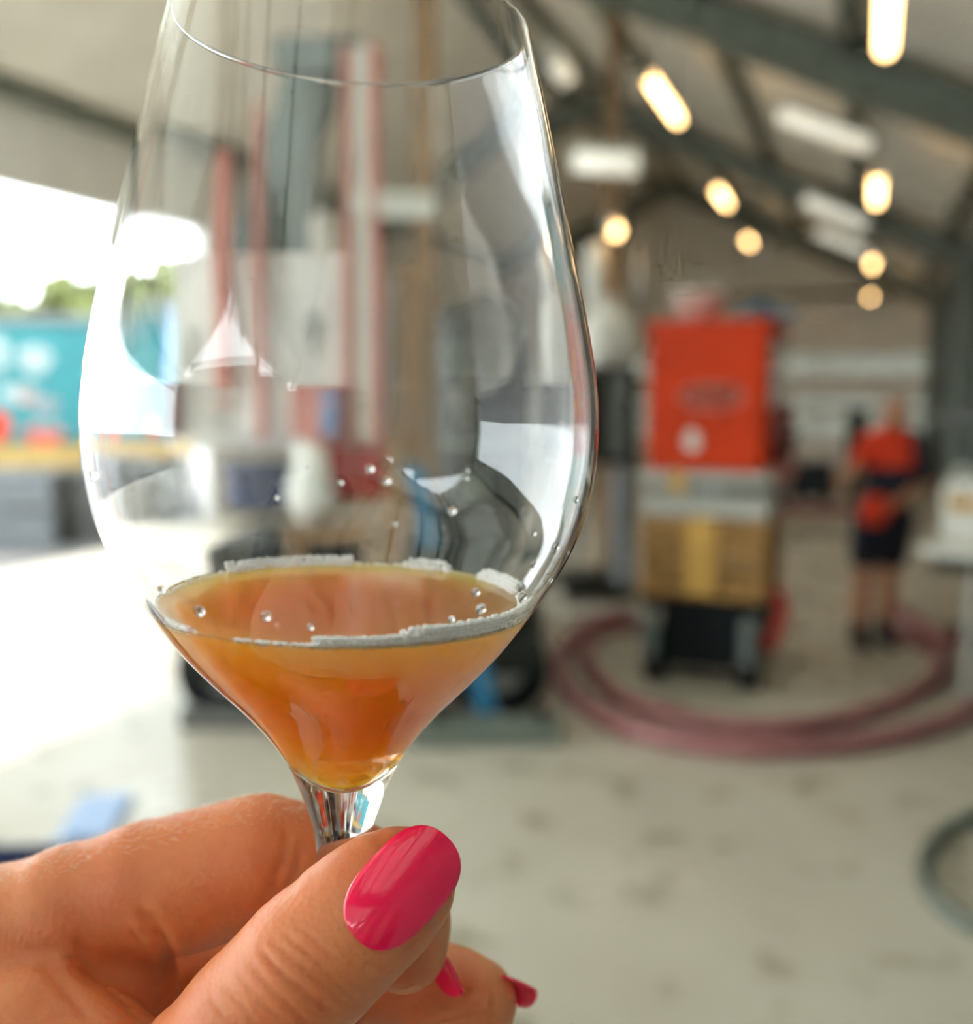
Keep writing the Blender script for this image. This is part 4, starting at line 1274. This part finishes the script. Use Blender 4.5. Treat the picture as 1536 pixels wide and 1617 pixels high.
    def crease(poly, wid, dep, d0, d1):
        poly = np.array(spline([np.array(q, float) for q in poly], 6))
        m = (nrm[:, 2] < 0.3) & (P[:, 2] > d0) & (P[:, 2] < d1)
        m &= (pxl[:, 0] > poly[:, 0].min() - 30) & (pxl[:, 0] < poly[:, 0].max() + 30) & (pxl[:, 1] > poly[:, 1].min() - 30) & (pxl[:, 1] < poly[:, 1].max() + 30)
        I = np.nonzero(m)[0]
        if len(I) == 0: return
        best = np.full(len(I), 1e9); tt = np.zeros(len(I))
        n = len(poly) - 1
        for i in range(n):
            s, e = poly[i], poly[i + 1]; d = e - s
            t = np.clip(((pxl[I] - s) @ d) / (d @ d + 1e-9), 0, 1)
            q = np.linalg.norm(pxl[I] - s - t[:, None] * d, axis=1)
            w = q < best; best[w] = q[w]; tt[w] = (i + t[w]) / n
        fade = np.clip(np.minimum(tt, 1 - tt) * 5, 0, 1) ** .7
        P[I] -= nrm[I] * (dep * mm * fade * .68 * (np.exp(-(best / wid) ** 2) - .35 * np.exp(-((best - wid * 2.2) / (wid * 1.2)) ** 2)))[:, None]
    for q, w, d in (([(405, 1492), (440, 1530), (490, 1570), (530, 1605)], 5, .42), ([(425, 1480), (470, 1520), (520, 1560), (548, 1590)], 4.5, .32), ([(445, 1470), (480, 1500), (515, 1530)], 4, .25),
                    ([(388, 1512), (420, 1552), (470, 1600), (490, 1625)], 5, .36), ([(470, 1462), (500, 1485), (530, 1515)], 4, .2), ([(350, 1550), (385, 1590), (410, 1630)], 5, .25), ([(500, 1520), (540, 1560), (560, 1580)], 4, .22),
                    ([(415, 1510), (455, 1548), (500, 1590)], 4, .22), ([(460, 1500), (510, 1540), (552, 1570)], 4, .2), ([(370, 1530), (405, 1572), (450, 1615)], 4, .22), ([(330, 1575), (350, 1600), (380, 1630)], 4, .2)):
        crease(q, w, d, .13, .16)
    for q, w, d in (([(215, 1430), (245, 1460), (262, 1492), (270, 1520)], 9, 1.0), ([(120, 1480), (140, 1530), (190, 1570), (240, 1620)], 12, 1.0), ([(455, 1310), (450, 1350), (432, 1400)], 8, .5), ([(475, 1320), (470, 1370), (455, 1410)], 7, .4),
                    ([(200, 1590), (245, 1550), (275, 1510)], 8, .4), ([(60, 1510), (100, 1560), (150, 1620)], 9, .35)):
        crease(q, w, d, .145, .186)
    Pw = cam2w(P)
    base = cam2w(hc(-420, 1960, .205)[None, :])[0]
    HD = np.array([-math.sin(YAW), math.cos(YAW), 0.0])
    foot = -0.46 * HD - 0.03 * R_
    pe = empty('person', foot, YAW)
    inv = Matrix.Rotation(-YAW, 4, 'Z') @ Matrix.Translation(-V(foot))
    hd = obj('hand', np_mesh('hand', Pw - base, Q), M['skin'], pe)
    hd.location = inv @ V(base)
    hd.rotation_euler = (0, 0, -YAW)
    tag(pe, 'hand with hot pink nails pinching the stem of the wine glass', 'hand')
    # nails: curved shells with rounded ends
    def nail(c, tip, nrmv, wid, bulge, arch, label=None, thick=.5):
        c = hc(*c); tip = hc(*tip)
        L = tip - c; ln = np.linalg.norm(L); L /= ln
        n = np.array(nrmv, float); n -= (n @ L) * L; n /= np.linalg.norm(n)
        s = np.cross(L, n)
        ns, nt_ = 28, 16
        bm = BM(); rows = []
        for lay in (0, 1):
            for i in range(ns + 1):
                u = -1 + 2 * i / ns
                uu = math.sin(u * math.pi / 2)
                wv = max(0.02, (1 - abs(uu) ** (3.4 if uu < 0 else 2.9)) ** (1 / 2.3)) * (1.0 + .03 * uu)
                row = []
                for j in range(nt_ + 1):
                    t = -1 + 2 * j / nt_
                    x = t * wv
                    edge = max(abs(uu), abs(t))
                    off = bulge * (1 - x * x) - arch * uu * uu - lay * thick * (1 if edge < .97 else .35)
                    p = c + L * uu * ln + s * x * wid / 2 * mm + n * off * mm
                    row.append(bm.verts.new(V(cam2w(p[None, :])[0] - base)))
                rows.append(row)
        n1 = ns + 1
        for i in range(ns):
            for j in range(nt_):
                bm.faces.new((rows[i][j], rows[i][j + 1], rows[i + 1][j + 1], rows[i + 1][j]))
                bm.faces.new((rows[n1 + i][j], rows[n1 + i + 1][j], rows[n1 + i + 1][j + 1], rows[n1 + i][j + 1]))
        for i in range(ns):
            bm.faces.new((rows[i][0], rows[i + 1][0], rows[n1 + i + 1][0], rows[n1 + i][0]))
            bm.faces.new((rows[i][nt_], rows[n1 + i][nt_], rows[n1 + i + 1][nt_], rows[i + 1][nt_]))
        for j in range(nt_):
            bm.faces.new((rows[0][j], rows[n1][j], rows[n1][j + 1], rows[0][j + 1]))
            bm.faces.new((rows[ns][j], rows[ns][j + 1], rows[2 * n1 - 1][j + 1], rows[2 * n1 - 1][j]))
        bmesh.ops.recalc_face_normals(bm, faces=bm.faces[:])
        o = obj('nail', bm, M['nail'], hd, True)
        if label: o['label'] = label
    nail((636, 1400, .1476), (707, 1323, .1504), (-.10, -.12, -1), 12.6, 2.3, .9, 'long glossy hot pink thumb nail')
    nail((698, 1536, .1800), (721, 1577, .1780), (.86, -.15, .40), 11.0, 2.2, .6, 'pink nail on the curled index finger')
    nail((808, 1566, .1880), (845, 1580, .1865), (.45, -.55, .62), 10.5, 2.0, .5, 'pink nail on the middle fingertip')
    nail((785, 1640, .199), (815, 1634, .197), (.2, -.6, .75), 9.0, 1.5, .5, 'pink nail on the ring fingertip')
    nail((708, 1780, .203), (735, 1770, .201), (.75, -.6, -.35), 8.0, 1.4, .5, 'pink nail on the little fingertip')
    # fine pale hairs along the upper edge of the hand
    I = np.nonzero((nrm[:, 1] < -.75) & (pxl[:, 0] > -60) & (pxl[:, 0] < 480) & (pxl[:, 1] < 1415) & (P[:, 2] > .165) & (P[:, 2] < .190))[0]
    rg = np.random.default_rng(3)
    I = rg.choice(I, 800, replace=False)
    bm = BM()
    for i in I:
        d = nrm[i] * .55 + np.array([.75, -.05, -.2]) + rg.normal(size=3) * .25; d /= np.linalg.norm(d)
        L = rg.uniform(.8, 2.2) * mm * (1.3 if 90 < pxl[i, 0] < 330 else .7)
        p0 = P[i]; p1 = p0 + d * L * .5; p2 = p0 + d * L + np.array([.3, .35, 0]) * L * .5
        q = cam2w(np.array([p0, p1, p2])) - base
        tube(bm, q, [.028 * mm, .024 * mm, .012 * mm], 3)
    M['hair_fine'] = mat('fine_pale_hair', (0.85, 0.75, 0.62), 0.4, var=0)
    o = obj('hair', bm, M['hair_fine'], hd); o['kind'] = 'stuff'
    # the rest of the person, standing behind the camera
    w0 = np.array(inv @ V(cam2w(hc(-440, 1975, .205)[None, :])[0]))
    bm = BM(); pts = spline([w0 + (w0 - np.array((-.27, .30, 1.20))) * .03, w0 * .5 + np.array((-.27, .30, 1.20)) * .5, (-.27, .30, 1.20), (-.25, .12, 1.30), (-.19, -.02, 1.40)], 6)
    tube(bm, pts, list(np.linspace(.031, .062, len(pts))), 20)
    obj('sleeve', bm, M['sleeve'], pe, True)
    def part(name, m, build, hh=.013):
        f = Field((-.42, -.30, -.01), (.42, .47, 1.80), hh); build(f)
        P2, Q2 = f.mesh(); P2 = smooth_pts(P2, Q2, 2); P2[:, 2] = np.maximum(P2[:, 2], 0.0)
        obj(name, np_mesh(name, P2, Q2), m, pe)
    def jacket(f):
        f.chain([(0, 0, .86), (0, 0, 1.05), (0, -.01, 1.28), (0, -.02, 1.36)], [.165, .15, .165, .12], .05)
        f.chain([(-.07, 0, .95), (-.09, 0, 1.3)], [.13, .13], .05); f.chain([(.07, 0, .95), (.09, 0, 1.3)], [.13, .13], .05)
        f.chain([(-.19, -.02, 1.39), (0, -.02, 1.42), (.19, -.02, 1.39)], [.07, .085, .07], .04)
        f.chain([(.19, -.02, 1.39), (.26, .10, 1.18), (.10, .35, 1.50)], [.066, .052, .038], .03)
    def trousers(f):
        for sx in (-1, 1):
            f.chain([(sx * .09, 0, .90), (sx * .11, 0, .5), (sx * .115, -.01, .08)], [.115, .08, .06], .03)
        f.ell((0, -.02, .92), (.18, .14, .14), .04)
    def head(f):
        f.chain([(0, -.02, 1.40), (0, 0.0, 1.52)], [.06, .055], .03)
        f.ell((0, .015, 1.635), (.077, .098, .11), .02); f.ell((0, .055, 1.58), (.052, .05, .055), .025)
        f.cone((0, .112, 1.64), (0, .124, 1.605), .010, .016, .012)
        f.ell((0, .10, 1.565), (.024, .012, .008), .006)
        for sx in (-1, 1):
            f.ell((sx * .078, .005, 1.63), (.012, .02, .03), .008)
            f.ell((sx * .031, .105, 1.642), (.015, .012, .009), .006, sub=True)
        # right hand raised to the phone
        f.chain([(.10, .35, 1.50), (.085, .38, 1.54)], [.03, .034], .01)
        for q_ in range(4):
            f.chain([(.09 - .004 * q_, .39, 1.51 + .02 * q_), (.07, .415, 1.52 + .02 * q_), (.045, .41, 1.525 + .02 * q_)], [.0105, .0095, .009], .004)
        f.chain([(.075, .36, 1.545), (.06, .37, 1.575), (.045, .39, 1.59)], [.013, .011, .010], .006)
    def hair(f):
        f.ell((0, -.005, 1.655), (.088, .105, .105), .01); f.chain([(0, -.07, 1.62), (0, -.10, 1.42)], [.08, .06], .03)
        f.cone((0, .16, 1.62), (0, .10, 1.52), .085, .07, .01, sub=True)
    part('jacket', M['sleeve'], jacket); part('trousers', M['cloth_navy'], trousers); part('head', M['skin_far'], head, .009); part('hair', M['wood_post'], hair, .010)
    for sx in (-1, 1):
        def shoe(f):
            f.cone((sx * .115, -.03, .05), (sx * .12, .15, .04), .05, .042, .03)
        part('shoe', M['black'], shoe)
        b_ = BM(); ico(b_, (sx * .031, .094, 1.642), .011, 2); obj('eye', b_, M['paint_white'], pe, True)
build_hand()
